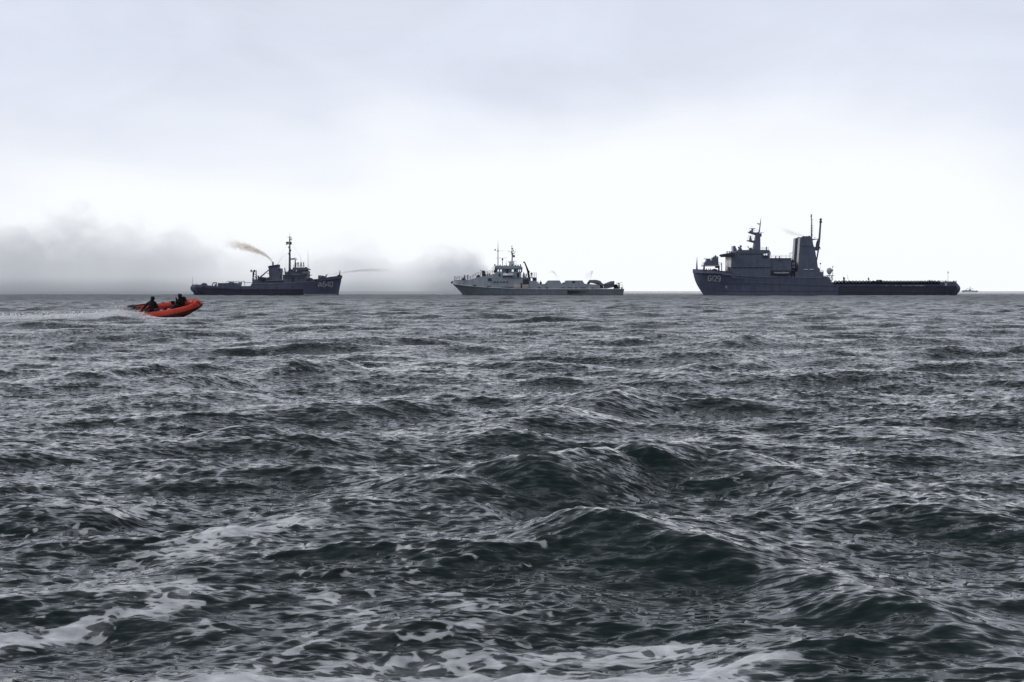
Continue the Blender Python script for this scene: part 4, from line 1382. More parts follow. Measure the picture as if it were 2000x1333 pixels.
    S.part(MB().box(S.L(1496.6, 488.4, -5.4), S.L(1497.8, 482.2, -5.0)), 'roof_light', 'slate_dark')
    dr = S.prism('gun_director', [(1432.6, 494), (1432.6, 482.4), (1434, 480.6), (1436.4, 480.8), (1437.4, 484.6), (1439, 487), (1440, 491)], -1.3, 1.3, 'slate_house')
    S.rail('railing', [(1428.6, 494), (1433, 494)], 13, [-3, 3], step=3, bars=5, r=0.05)
    S.part(MB().ball(S.L(1442.4, 483.8, -1), (0.22, 0.22, 0.28)).tube([S.L(1442.4, 488.8, -1), S.L(1442.4, 484.4, -1)], 0.04, 5), 'lamp', 'slate_dark')
    S.prism('satellite_pedestal', [(1443.4, 488.6), (1446.2, 482.4), (1447.2, 482.4), (1449.6, 488.6)], -1.2, 1.2, 'slate_house')
    S.part(MB().ball(S.L(1446.8, 481.4, 0), (0.4, 0.4, 0.3)).tube([S.L(1444.4, 479.6, 0), S.L(1449, 482.8, 0)], 0.06, 5).tube([S.L(1446.8, 481, 0), S.L(1446.6, 478.4, 0)], 0.05, 5), 'satellite_antenna', 'slate_house')
    S.part(MB().box(S.L(1460.4, 484.2, -2), S.L(1461.8, 481.2, -1.7)).tube([S.L(1461, 488.4, -1.8), S.L(1461, 484, -1.8)], 0.03, 4), 'lamp', 'slate_dark')
    S.prism('roof_antenna', [(1462.4, 488.4), (1463.2, 484), (1464, 483.8), (1464.2, 488.4)], -1, -0.6, 'slate_dark')
    S.prism('compass_platform', [(1466, 488.4), (1466.4, 484), (1468.6, 484), (1469, 488.4)], -1, 1, 'slate_dark')
    # fore mast
    mt = S.prism('tripod_mast', [(1471.4, 489), (1474.6, 474.6), (1477.8, 459), (1482.6, 452.6), (1485, 458), (1485.4, 489)], -1.5, 1.5, 'slate_house')
    p1 = S.prism('mast_platform', [(1463.4, 453), (1482.6, 455), (1482.6, 459), (1478, 459.6), (1464, 455)], -1.4, 1.4, 'slate_house', mt)
    p2 = S.prism('mast_platform', [(1460.4, 469.6), (1478, 470.4), (1476, 475), (1461, 470.8)], -1.4, 1.4, 'slate_house', mt)
    S.rail('railing', [(1463.6, 453), (1482, 454.4)], 6.0, [-1.3, 1.3], step=9, bars=2, r=0.025, parent=mt)
    S.rail('railing', [(1460.6, 469.8), (1477, 470.4)], 6.6, [-1.3, 1.3], step=8, bars=2, r=0.025, parent=mt)
    mb = MB()
    mb.tube([S.L(1469, 453.4, 0), S.L(1469, 447, 0)], [0.45, 0.18], 8)
    mb.box(S.L(1464.4, 447.2, -0.2), S.L(1475, 446.4, 0.2))
    mb.ball(S.L(1470.4, 447.8, 0), (0.3, 0.3, 0.25))
    mb.tube([S.L(1468.6, 447, 0), S.L(1468.5, 441, 0)], 0.035, 5)
    mb.ball(S.L(1466.4, 452.6, 0.4), (0.4, 0.3, 0.35))
    S.part(mb, 'air_radar', 'slate_house', mt)
    mb = MB()
    mb.tube([S.L(1465.6, 470, 0), S.L(1465.6, 461.6, 0)], [0.5, 0.16], 8)
    mb.box(S.L(1461.8, 461.8, -0.2), S.L(1469.6, 461.0, 0.2))
    S.part(mb, 'navigation_radar', 'slate_house', mt)
    tp = S.pole('topmast', [(1483, 454, 0), (1484.8, 438, 0), (1486.6, 425.6, 0)], [0.2, 0.17, 0.035], 'slate_house', mt, 8)
    S.prism('topmast_yard', [(1479.2, 435.4), (1480.4, 436.8), (1485.4, 437.2), (1485, 438.8), (1480.6, 438.4)], -0.4, 0.4, 'slate_house', mt)
    S.pole('aft_yard', [(1484, 454.6, 0), (1491.6, 454.2, 0)], 0.06, 'slate_house', mt)
    S.box('signal_flag_locker', 1485.8, 455.4, 1487.6, 462.6, -0.5, 0.5, 'mid_metal', mt)
    # twin funnels: near one then far one
    prof = [(1556.4, 543), (1559.6, 519), (1563.4, 464.6), (1565, 463.4), (1584.6, 462.8), (1586.4, 465), (1588.6, 478), (1592.2, 490), (1596.4, 513), (1597.4, 522), (1601.6, 525.6), (1602, 543)]
    for k, (d0, d1) in enumerate(((-5.6, -2.2), (2.2, 5.6))):
        if k == 0:
            P = [S.L(x, y, d0) for x, y in prof]
        else:
            P = [p + Vector((0, 7.8, 0)) for p in P]
        fn = S.part(MB().poly(P, (0, d1 - d0, 0)), 'funnel', 'slate_house')
        band = [P[0] + (P[0] - P[0]) for _ in ()]
        zt = P[3].z
        mb = MB()
        mb.box((P[3].x - 0.12, d0 - 0.06, zt - 3.0), (P[4].x + 0.5, d0, zt - 2.85))
        S.part(mb, 'funnel_moulding', 'slate_dark', fn)
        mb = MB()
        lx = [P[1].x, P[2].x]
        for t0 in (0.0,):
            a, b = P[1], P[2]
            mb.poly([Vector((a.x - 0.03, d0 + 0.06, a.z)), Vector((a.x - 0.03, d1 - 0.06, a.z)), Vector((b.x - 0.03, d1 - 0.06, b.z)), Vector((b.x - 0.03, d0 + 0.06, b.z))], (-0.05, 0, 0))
        S.part(mb, 'funnel_lit_front', 'pale_or_lit_grey', fn)  # thin paler plate, light on the funnel front put into its colour
        mb = MB()
        for q in (0.35, 0.65):
            x = P[3].x + (P[4].x - P[3].x) * q
            mb.tube([(x, (d0 + d1) / 2, zt - 0.5), (x, (d0 + d1) / 2, zt + 0.35)], 0.45, 10)
        S.part(mb, 'exhaust_pipe', 'black_metal', fn)
        if k == 0:
            for x0, x1 in ((1570.2, 1577.8), (1581.4, 1589.6)):
                lv = S.box('louvre', x0, 526, x1, 527.8, -5.75, -5.58, 'grey_light', fn)
                S.box('louvre_shade', x0 + .3, 527.8, x1 - .3, 529.6, -5.68, -5.58, 'slate_dark', lv)
    S.box('funnel_base', 1553, 531.5, 1608, 543.4, -6.0, 6.0, 'slate_house')
    S.box('aft_step_house', 1596, 534.2, 1608.4, 543.3, -5.4, 5.4, 'slate_dark')
    S.rail('railing', [(1602.4, 534.2), (1608.4, 534.2)], 5.5, [-5, 5], step=3, bars=3, r=0.04)
    S.box('funnel_light', 1579.6, 460.8, 1582.6, 463.2, -4.4, -3.6, 'slate_dark')
    am = S.pole('aft_mast', [(1585, 464, -4), (1585, 445, -4), (1585, 419.4, -4)], [0.26, 0.2, 0.12], 'slate_house', seg=8)
    mb = MB()
    mb.box(S.L(1583.6, 421.4, -4.2), S.L(1585.8, 419.2, -3.8))
    mb.box(S.L(1583.4, 425, -4.2), S.L(1585, 422.6, -3.8))
    mb.tube([S.L(1582.6, 429.4, -4), S.L(1588, 429, -4)], 0.06, 5)
    mb.tube([S.L(1587.6, 429, -4), S.L(1587.6, 465, -4)], 0.03, 4)
    for y in (441, 446, 451, 459):
        mb.ball(S.L(1587.6, y, -4), 0.13, 6, 4)
        mb.box(S.L(1584.0, y + 1, -4.2), S.L(1585, y - .6, -3.8))
    S.part(mb, 'mast_gear', 'slate_house', am)
    cr = S.pole('crane_boom', [(1594.4, 514, -3.5), (1598, 490, -3.5), (1600.4, 466, -3.5), (1602.8, 432, -3.5), (1603.2, 426.4, -3.5)], [0.16, 0.26, 0.34, 0.28, 0.2], 'slate_house', seg=8)
    mb = MB()
    mb.poly([S.L(1589, 484, -4), S.L(1592, 482.6, -4), S.L(1599, 486, -4), S.L(1601.6, 482, -4), S.L(1602, 485.6, -4), S.L(1596, 490, -4), S.L(1590, 488, -4)], (0, 1.4, 0))
    mb.poly([S.L(1593.4, 483, -3.8), S.L(1595, 474, -3.8), S.L(1597.8, 467.6, -3.8), S.L(1599.4, 470, -3.8), S.L(1598.6, 485, -3.8)], (0, 0.7, 0))
    mb.tube([S.L(1587, 468.4, -3.5), S.L(1598.8, 467, -3.5)], [0.22, 0.08], 6)
    mb.ball(S.L(1591.4, 464.6, -3.5), 0.16, 6, 4)
    S.part(mb, 'crane_head', 'slate_house', cr)
    mb = MB()
    for y in (428, 431.6, 434):
        mb.box(S.L(1601.2, y + 1.6, -3.9), S.L(1604.8, y, -3.2))
    mb.torus(S.L(1600.6, 485.8, -3.8), 0.4, 0.05, 10, 4)
    S.part(mb, 'crane_block', 'slate_dark', cr)
    S.part(MB().box(S.L(1601.6, 516.6, -3), S.L(1603.2, 514, -2.6)).tube([S.L(1602.4, 526, -2.8), S.L(1602.4, 516, -2.8)], 0.03, 4), 'lamp', 'slate_dark')
    # radome and aft control station
    rdm = S.part(MB().lathe(S.L(1619.8, 537.2, 0), [(0.15, 0.0), (0.45, 0.25), (0.78, 0.75), (0.93, 1.25), (0.88, 1.7), (0.62, 2.08), (0.3, 2.26), (0.02, 2.3)], 18), 'radome', 'radome_grey', None, True)
    mb = MB()
    mb.box(S.L(1615.4, 539.4, -1), S.L(1625.6, 538.2, 1))
    for x in (1616.2, 1619.6, 1624):
        mb.tube([S.L(x, 539, -0.8), S.L(x + 0.8, 551, -0.8)], 0.1, 5)
    mb.tube([S.L(1616.2, 539.4, -0.8), S.L(1624.4, 550, -0.8)], 0.08, 5)
    mb.tube([S.L(1624, 540, -0.8), S.L(1618, 550, -0.8)], 0.08, 5)
    S.part(mb, 'radome_stand', 'slate_house', rdm)
    mb = MB()
    mb.tube([S.L(1626.2, 548, -1), S.L(1626.6, 518, -1)], [0.1, 0.05], 6)
    mb.tube([S.L(1624.8, 524, -1), S.L(1626.6, 520.6, -1)], 0.06, 5)
    mb.box(S.L(1625, 530, -1.2), S.L(1626.8, 527, -0.8))
    mb.tube([S.L(1626.6, 521, -1), S.L(1631, 521.4, -1)], 0.025, 4)
    S.part(mb, 'signal_mast', 'slate_house')
    S.rail('railing', [(1608, 542.4), (1622, 550.6)], 5, [-6.6, 6.6], step=4, bars=3, r=0.05)
    S.prism('aft_winch', [(1612, 546), (1613, 540), (1617, 541), (1622, 546), (1624, 551.4), (1616, 551.4)], -3, 1, 'slate_house')
    # aft deck
    for (x, y, h, d) in ((1648, 551, 10.4, -5), (1713, 551, 3.5, -5)):
        pass
    S.part(MB().tube([S.L(1648.8, 552, -5), S.L(1648, 544, -5), S.L(1647, 541, -5)], [0.26, 0.24, 0.12], 8).box(S.L(1648, 546, -5.2), S.L(1650, 542.6, -4.8)), 'deck_crane_post', 'slate_dark')
    S.pole('ensign_staff', [(1656.8, 551, -4), (1655.2, 537.4, -4)], [0.06, 0.03], 'slate_house')
    S.part(MB().box(S.L(1713.2, 548.8, -5.6), S.L(1721.2, 547.0, -4.6)).box(S.L(1713.2, 552, -5.6), S.L(1714.4, 548.6, -4.6)).box(S.L(1720, 552, -5.6), S.L(1721.2, 548.6, -4.6)), 'mooring_bitts', 'slate_dark')
    S.part(MB().box(S.L(1705.4, 552, -5.2), S.L(1708.6, 549.4, -4.6)), 'fairlead', 'slate_dark')
    S.part(MB().box(S.L(1659.6, 552, -5.2), S.L(1662.4, 549.6, -4.6)), 'fairlead', 'slate_dark')
    sm = S.pole('stern_mast', [(1851.2, 558, -3), (1851.6, 540, -3), (1851.6, 530, -3)], [0.09, 0.05, 0.04], 'pale_or_lit_grey')
    S.part(MB().tube([S.L(1850, 534.4, -3), S.L(1853.6, 532.2, -3)], 0.09, 5).ball(S.L(1851.5, 530.6, -3), (0.1, 0.1, 0.25), 6, 4), 'anemometer', 'mid_metal', sm)
    S.rail('railing', [(1836, 551), (1868, 552.4)], 2.2, [-5.6, 5.6], step=6, bars=2, r=0.05, )
    S.prism('stern_roller_gate', [(1846, 558.6), (1846.4, 553), (1849.4, 552.4), (1850, 558.6)], -7.02, -6.6, 'pale_or_lit_grey')
    for i, x in enumerate((1731, 1749, 1763.6, 1769, 1774, 1778, 1785.6, 1789.6, 1796, 1800, 1804)):  # pale boxes paint in the light seen through the scupper openings
        S.part(MB().box(S.L(x, 558.9, -7.22), S.L(x + (1.2, 1.6, 2.2, 0.8, 2, 2.2, 1.2, 2.6, 3, 1.6, 1.6)[i], 557.9, -6.9)), 'lit_scupper_mark', 'white_paint' if i not in (3, 6) else 'grey_light')
    # row of tyres hung over the deck edge
    tyre = MB().torus((0, 0, 0), 0.42, 0.19, 12, 6).mesh('fender_tyre')
    tyre.materials.append(MATS['tyre'])
    x = 1632.0
    while x < 1836:
        o = bpy.data.objects.new('fender_tyre', tyre)
        COL.objects.link(o)
        o.parent = S.o
        p = S.L(x, 551.9, -7.1)
        o.location = p
        o.rotation_euler = (0, 0, random.uniform(-0.2, 0.2))
        x += 6.7
    pts = [(1696.4, 551.6, 'rest', 'dark clothed sailor standing tall alone on the long aft deck of the largest ship', 0.9),
           (1811.4, 558.4, 'front', 'sailor behind the stern bulwark, first from the left in the stern row', 1.0),
           (1816.0, 557.2, 'up', 'sailor behind the stern bulwark, second from the left in the stern row', 1.0),
           (1820.4, 557.6, 'up', 'sailor behind the stern bulwark, third from the left in the stern row', 1.0),
           (1824.2, 558.2, 'rest', 'sailor behind the stern bulwark, fourth from the left in the stern row', 1.0),
           (1832.0, 558.2, 'hips', 'sailor behind the stern bulwark, alone left of the railing', 1.0),
           (1846.8, 558.4, 'rest', 'sailor standing just left of the thin stern mast', 1.0),
           (1863.0, 558.2, 'rest', 'sailor right of the thin stern mast, left one of the last two', 1.0),
           (1867.4, 558.6, 'front', 'last sailor at the very stern of the largest ship', 1.0)]
    for i, (px, py, po, lb, sc) in enumerate(pts):
        crew(px, py, S.Y - 4.6, lb, 'crew_dark', po, i * 0.9, sc, 'sailors on the aft deck of the largest ship')
    return S


# ------------------------------------------------------------------ far motor boat
def build_far_boat():
    Y = 1750.0
    S = Ship('motor_boat', 'tiny pale motor boat with canopy frame far behind the largest ship', 1893, Y, 'boat', 571.2)
    st = [(1877.8, 568.0, 1881, 571.3, 0.4, 0.2, 0), (1882, 567.4, 1884, 571.3, 1.6, 1.0, 0), (1889, 567.2, 1890, 571.3, 2.4, 2.0, 0), (1900, 567.6, 1900, 571.3, 2.6, 2.4, 0),
          (1908, 568.4, 1907.6, 571.3, 2.5, 2.3, 0)]
    S.hull('hull', st, 'far_grey', drop=0.5, lev=3)
    S.prism('windscreen', [(1884.4, 567.6), (1886.6, 566.4), (1889, 566.2), (1889, 567.6)], -1.8, 1.8, 'far_grey')
    mb = MB()
    for d in (-1.9, 1.9):
        mb.tube([S.L(1888.6, 567.4, d), S.L(1888.6, 564.2, d), S.L(1890, 563.6, d), S.L(1899, 563.4, d), S.L(1900.6, 567.6, d)], 0.13, 5)
    mb.box(S.L(1889.6, 563.8, -1.9), S.L(1899.4, 563.4, 1.9))
    S.part(mb, 'canopy_frame', 'mid_metal')
    S.part(MB().box(S.L(1893, 567.8, -0.8), S.L(1896, 565.4, 0.8)), 'console', 'mid_metal')
    S.part(MB().tube([S.L(1894.6, 563.6, 0), S.L(1894.6, 561, 0)], 0.2, 6).ball(S.L(1894.8, 561, 0), (0.5, 0.5, 0.45)), 'radar_dome', 'mid_metal')
    S.part(MB().box(S.L(1907, 570.6, -0.6), S.L(1909.2, 567.8, 0.6)), 'outboard_engine', 'mid_metal')
    crew(1892.2, 568.6, Y, 'person at the wheel of the tiny far motor boat', 'crew_dark', 'front', 0, 1.0)


tug = build_tug()
patrol = build_patrol()
supply = build_supply()
build_far_boat()
# ------------------------------------------------------------------ orange inflatable with three people
BOAT_Y = 74.0
BS = BOAT_Y / FPX
_c = W(308, 612, BOAT_Y)
BOAT = Matrix.Translation((_c.x, BOAT_Y, -0.04)) @ Matrix.Rotation(R(4), 4, 'Z') @ Matrix.Rotation(R(-6.2), 4, 'Y') @ Matrix.Rotation(R(18), 4, 'X')


def tube_line(s):
    """centre line of the U shaped tube, s from -1 (near stern) to 1 (far stern)"""
    q, sg = abs(s), (-1 if s < 0 else 1)
    if q > 0.36:
        x = -2.2 + (1 - q) / 0.64 * 2.75
        y = 0.66
    else:
        a = q / 0.36 * math.pi / 2
        x = 0.55 + 1.62 * math.cos(a) ** 0.85
        y = 0.66 * math.sin(a)
    z = 0.40 + 0.16 * max(0.0, (x + 0.2) / 2.4) ** 2
    return Vector((x, sg * y, z))


def build_inflatable():
    root = bpy.data.objects.new('inflatable_boat', None)
    root.empty_display_size = 0.5
    COL.objects.link(root)
    root.matrix_world = BOAT
    tag(root, 'orange inflatable boat speeding to the right with its bow lifted', 'boat')
    n = 96
    ss = [-1 + 2 * i / n for i in range(n + 1)]
    rad = []
    for s in ss:
        q = abs(s)
        r_ = 0.215 if q < 0.90 else 0.215 - 0.165 * ((q - 0.90) / 0.10) ** 1.4
        rad.append(r_ * (1 - 0.05 * math.exp(-(q / 0.2) ** 2)))
    tb = MB().tube([tube_line(s) for s in ss], rad, 16).build('buoyancy_tube', 'tube_orange', root, True)
    # rubbing strake outside, seams and patches
    out = []
    for s in ss[6:-6]:
        p, d = tube_line(s), 0.02
        t = (tube_line(s + d) - tube_line(s - d)).normalized()
        nrm = Vector((t.y, -t.x, 0)).normalized()
        if nrm.x * (p.x - 0.2) + nrm.y * p.y < 0:
            nrm = -nrm
        out.append(p + nrm * 0.215 + Vector((0, 0, -0.04)))
    MB().tube(out, 0.045, 6).build('rubbing_strake', 'rubber_black', tb)
    for s in (-0.72, -0.5, -0.3, -0.12, 0.12, 0.3, 0.5, 0.72):
        p = tube_line(s)
        t = (tube_line(s + .01) - tube_line(s - .01)).normalized()
        MB().tube([p - t * 0.03, p + t * 0.03], 0.222, 16, False).build('seam_band', 'crew_red', tb)
    for s in (-0.62, -0.55, -0.40, -0.34, -0.2, 0.25, 0.42, 0.6):
        p = tube_line(s) + Vector((0, 0, 0.20))
        t = (tube_line(s + .01) - tube_line(s - .01)).normalized()
        MB().tube([p - t * 0.09, p - t * 0.05 + Vector((0, 0, .05)), p + t * 0.05 + Vector((0, 0, .05)), p + t * 0.09], 0.018, 6).build('grab_handle', 'mark_white' if s in (-0.40, -0.34, -0.62) else 'rubber_black', tb)
    # deep V hull
    xs = [-1.78, -1.2, -0.5, 0.2, 0.8, 1.3, 1.7, 1.98]
    mb = MB()
    for x in xs:
        w = 0.62 if x < 0.5 else 0.62 * max(0.08, math.sqrt(max(0, 1 - ((x - 0.5) / 1.56) ** 2)))
        k = max(0.0, (x - 0.4) / 1.6)
        zk = -0.22 + 0.46 * k ** 2.0
        zt = 0.40 + 0.16 * max(0.0, (x + 0.2) / 2.4) ** 2 - 0.08
        zc = zk + (zt - zk) * 0.5
        mb.v += [Vector((x, -w, zt)), Vector((x, -w * 0.93, zc)), Vector((x, 0, zk)), Vector((x, w * 0.93, zc)), Vector((x, w, zt))]
    for i in range(len(xs) - 1):
        for k in range(4):
            mb.f.append((5 * i + k, 5 * i + k + 1, 5 * i + k + 6, 5 * i + k + 5))
    mb.f.append((0, 1, 2, 3, 4))
    e = 5 * (len(xs) - 1)
    mb.f.append((e + 4, e + 3, e + 2, e + 1, e))
    mb.build('hull', 'rubber_black', root)
    MB().poly([(-1.15, -0.5, 0.22), (1.0, -0.5, 0.25), (1.7, -0.12, 0.40), (1.7, 0.12, 0.40), (1.0, 0.5, 0.25), (-1.15, 0.5, 0.22)], (0, 0, 0.02)).build('floor_boards', 'rubber_black', root)
    MB().box((-1.22, -0.5, 0.1), (-1.15, 0.5, 0.58)).build('transom', 'rubber_black', root)
    for x in (-0.55, 0.75):
        MB().box((x - 0.14, -0.52, 0.40), (x + 0.14, 0.52, 0.46)).build('thwart', 'rubber_black', root)
    MB().ball((0.1, 0.28, 0.36), (0.32, 0.18, 0.14)).build('fuel_tank', 'crew_red', root, True)
    MB().tube([tube_line(0.85) + Vector((0, 0.02, 0.24)), tube_line(0.6) + Vector((0, 0.02, 0.24))], 0.035, 6).build('paddle', 'rubber_black', root)
    # outboard engine, tilted
    eng = bpy.data.objects.new('outboard_engine', None)
    eng.empty_display_size = 0.2
    COL.objects.link(eng)
    eng.parent = root
    eng.location = (-1.28, 0.12, 0.50)
    eng.rotation_euler = (0, R(-6), 0)
    eng.scale = (0.95, 0.95, 0.8)
    cw = MB()
    prof = [(-0.42, 0.02, 0.06), (-0.38, 0.15, 0.17), (-0.1, 0.19, 0.22), (0.18, 0.17, 0.20), (0.30, 0.10, 0.12), (0.34, 0.02, 0.03)]
    for x, w, h in prof:
        for k in range(10):
            a = 2 * math.pi * k / 10
            cw.v.append(Vector((x, w * math.copysign(abs(math.cos(a)) ** 0.7, math.cos(a)), 0.24 + h * math.copysign(abs(math.sin(a)) ** 0.7, math.sin(a)))))
    for i in range(len(prof) - 1):
        for k in range(10):
            k2 = (k + 1) % 10
            cw.f.append((10 * i + k, 10 * i + k2, 10 * (i + 1) + k2, 10 * (i + 1) + k))
    cw.f += [tuple(range(10))[::-1], tuple(50 + k for k in range(10))]
    cw.build('cowl', 'cowl_dark', eng, True)
    MB().box((-0.40, -0.205, 0.10), (0.2, 0.205, 0.15)).build('cowl_band', 'white_paint', eng)
    MB().poly([(-0.1, -0.06, 0.1), (0.14, -0.06, 0.1), (0.06, -0.06, -0.75), (-0.1, -0.06, -0.75)], (0, 0.12, 0)).build('engine_leg', 'cowl_dark', eng)
    MB().tube([(0.15, 0, 0.15), (0.4, -0.05, 0.2), (0.6, -0.06, 0.2)], [0.035, 0.03, 0.04], 8).build('tiller_arm', 'rubber_black', eng)
    return root


inflatable = build_inflatable()


def px_person(name, joints, label, hands, root='pelvis'):
    """joints: name -> (photo x, photo y, depth offset m, radius m); limbs wired below"""
    names = list(joints)
    verts = [W(joints[k][0], joints[k][1], BOAT_Y + joints[k][2]) for k in names]
    bulk = {'pelvis': 1.35, 'belly': 1.5, 'chest': 1.45, 'neck': 1.25, 'head': 1.12, 'jaw': 1.05, 'crown': 1.08}
    radii = [tuple(q * bulk.get(k, 1.22) for q in joints[k][3]) if isinstance(joints[k][3], tuple) else joints[k][3] * bulk.get(k, 1.22) for k in names]
    ix = {k: i for i, k in enumerate(names)}
    chains = [('pelvis', 'belly', 'chest', 'neck', 'jaw', 'head', 'crown'), ('chest', 'shl', 'ell', 'wrl'), ('chest', 'shr', 'elr', 'wrr'),
              ('pelvis', 'hil', 'knl', 'anl', 'tol'), ('pelvis', 'hir', 'knr', 'anr', 'tor')]
    edges = []
    for c in chains:
        edges += [(ix[a], ix[b]) for a, b in zip(c[:-1], c[1:])]
    for side, d in hands.items():
        add_hand(verts, edges, radii, ix['wr' + side], d, (0, 0.2, 1))
    base = W(joints['pelvis'][0], joints['pelvis'][1], BOAT_Y + joints['pelvis'][2])
    verts = [Vector(v) - base for v in verts]
    me = skin_mesh(name, verts, edges, radii, 2, ix[root])
    o = link_mesh('person', me, 'suit_black')
    o.location = base
    tag(o, label, 'person')
    return o, base


# helmsman, one hand back on the tiller
helm, hb_ = px_person('person', {
    'pelvis': (299, 607, 0.0, 0.16), 'belly': (298, 601.5, 0.0, 0.155), 'chest': (297, 595, 0.0, (0.19, 0.16)), 'neck': (297.2, 588.6, -0.02, 0.085),
    'jaw': (298.0, 585.6, -0.03, 0.095), 'head': (298.4, 582.4, -0.03, 0.118), 'crown': (297.8, 578.8, -0.02, 0.085),
    'shl': (291.6, 591.4, -0.05, 0.085), 'ell': (285.0, 596.4, -0.12, 0.065), 'wrl': (279.4, 603.0, -0.08, 0.045),
    'shr': (302.6, 591.6, 0.05, 0.085), 'elr': (306.2, 598.6, 0.02, 0.065), 'wrr': (308.8, 605.6, -0.08, 0.045),
    'hil': (296, 607.5, -0.14, 0.12), 'knl': (291, 607, -0.42, 0.085), 'anl': (293, 613, -0.38, 0.06), 'tol': (296, 614.4, -0.42, 0.05),
    'hir': (302, 607.5, -0.1, 0.12), 'knr': (311, 606, -0.30, 0.085), 'anr': (312, 612, -0.26, 0.06), 'tor': (316, 612.4, -0.28, 0.05)},
    'person in black steering the orange boat, arm stretched back to the engine', {'l': (-0.5, 0.0, -0.8), 'r': (0.3, -0.1, -0.9)})
# sitting high in the bow with a hand held radio
look, lb_ = px_person('person', {
    'pelvis': (354, 601, 0.30, 0.16), 'belly': (353.6, 596, 0.28, 0.16), 'chest': (353.0, 590.2, 0.26, (0.19, 0.16)), 'neck': (352.2, 583.8, 0.24, 0.085),
    'jaw': (351.4, 580.6, 0.22, 0.095), 'head': (351.4, 577.4, 0.22, 0.120), 'crown': (351.8, 573.8, 0.22, 0.088),
    'shl': (348.8, 587.2, 0.08, 0.085), 'ell': (345.8, 593.4, -0.05, 0.062), 'wrl': (344.6, 588.2, -0.10, 0.045),
    'shr': (357.8, 586.6, 0.42, 0.09), 'elr': (360.0, 594.0, 0.46, 0.065), 'wrr': (356.6, 600.0, 0.36, 0.045),
    'hil': (351.6, 602, 0.18, 0.12), 'knl': (344, 601, 0.0, 0.09), 'anl': (342.4, 607.6, 0.02, 0.06), 'tol': (339.2, 608.4, 0.0, 0.05),
    'hir': (353.6, 602, 0.34, 0.12), 'knr': (347, 601.6, 0.22, 0.09), 'anr': (345.6, 607.6, 0.2, 0.06), 'tor': (342.4, 608.2, 0.2, 0.05)},
    'person in black sitting highest in the bow, holding up a radio', {'l': (0.0, -0.1, 1.0), 'r': (-0.4, -0.2, -0.8)})
MB().ball(W(358.2, 584.2, BOAT_Y + 0.40) - lb_, (0.16, 0.2, 0.13)).ball(W(356.6, 590, BOAT_Y + 0.42) - lb_, (0.17, 0.24, 0.2)).build('life_vest', 'suit_black', look, True)
# crouching between them, head low
cro, cb_ = px_person('person', {
    'pelvis': (349, 605.4, -0.02, 0.17), 'belly': (345.6, 602.4, -0.06, 0.165), 'chest': (342.0, 599.0, -0.1, (0.19, 0.165)), 'neck': (339.6, 594.8, -0.12, 0.085),
    'jaw': (338.2, 592.8, -0.13, 0.098), 'head': (337.4, 590.6, -0.13, 0.122), 'crown': (337.4, 587.4, -0.13, 0.085),
    'shl': (340.2, 598.4, -0.28, 0.085), 'ell': (336.2, 603.0, -0.36, 0.065), 'wrl': (332.2, 605.6, -0.30, 0.045),
    'shr': (342.6, 597.6, 0.10, 0.085), 'elr': (338.0, 602.0, 0.14, 0.065), 'wrr': (333.4, 604.0, 0.02, 0.045),
    'hil': (346, 606.4, -0.14, 0.12), 'knl': (336.6, 603.4, -0.2, 0.09), 'anl': (335.0, 609.6, -0.2, 0.06), 'tol': (331.4, 610.0, -0.22, 0.05),
    'hir': (347, 606, 0.12, 0.12), 'knr': (338.6, 602.6, 0.1, 0.09), 'anr': (337.0, 608.8, 0.1, 0.06), 'tor': (333.4, 609.2, 0.1, 0.05)},
    'person in black crouching low in the orange boat below the one with the radio', {'l': (-0.8, 0.0, -0.5), 'r': (-0.8, 0.0, -0.4)})
_r = W(344.4, 584.0, BOAT_Y - 0.10)
rd_ = bpy.data.objects.new('handheld_radio', None)
COL.objects.link(rd_)
rd_.location = _r
tag(rd_, 'small black handheld radio with aerial raised beside the bow person', 'radio')
MB().box((-0.035, -0.02, -0.09), (0.035, 0.02, 0.06)).build('radio_case', 'rubber_black', rd_)
MB().tube([(-0.02, 0, 0.05), (-0.025, 0, 0.20)], [0.010, 0.005], 6).build('aerial', 'rubber_black', rd_)


# ------------------------------------------------------------------ spray thrown up by the boat
def droplets(name, clouds, label, mat, extra=()):
    rng = np.random.default_rng(21)
    P, Rr = [], []
    for n, fx, fy, fd, rmin, rmax in clouds:
        for _ in range(n):
            t = rng.random()
            px, py = fx(t, rng), fy(t, rng)
            p = W(px, py, BOAT_Y + fd(t, rng))
            if p.z < -0.05:
                continue
            P.append((p.x, p.y, p.z))
            Rr.append(rmin + (rmax - rmin) * rng.random() ** 3)
    for x, y, z, r_ in extra:
        P.append((x, y, z))
        Rr.append(r_)
    P, Rr = np.array(P), np.array(Rr)
    k = np.array([(1, 0, 0), (-1, 0, 0), (0, 1, 0), (0, -1, 0), (0, 0, 1), (0, 0, -1)], float)
    str_ = np.stack([1.6 * np.ones_like(Rr), np.ones_like(Rr), 0.8 + 0.8 * rng.random(len(Rr))], axis=1)
    V = (P[:, None, :] + k[None] * (Rr[:, None] * str_)[:, None, :]).reshape(-1, 3)
    f = np.array([(0, 2, 4), (2, 1, 4), (1, 3, 4), (3, 0, 4), (2, 0, 5), (1, 2, 5), (3, 1, 5), (0, 3, 5)])
    F = (np.arange(len(P))[:, None, None] * 6 + f[None]).reshape(-1, 3)
    me = bpy.data.meshes.new(name)
    me.vertices.add(len(V))
    me.vertices.foreach_set('co', V.ravel())
    me.loops.add(len(F) * 3)
    me.loops.foreach_set('vertex_index', F.ravel().astype(np.int32))
    me.polygons.add(len(F))
    me.polygons.foreach_set('loop_start', np.arange(0, len(F) * 3, 3, dtype=np.int32))
    me.polygons.foreach_set('loop_total', np.full(len(F), 3, dtype=np.int32))
    me.update(calc_edges=True)
    o = link_mesh(name, me, mat)
    tag(o, label, None, kind='stuff')


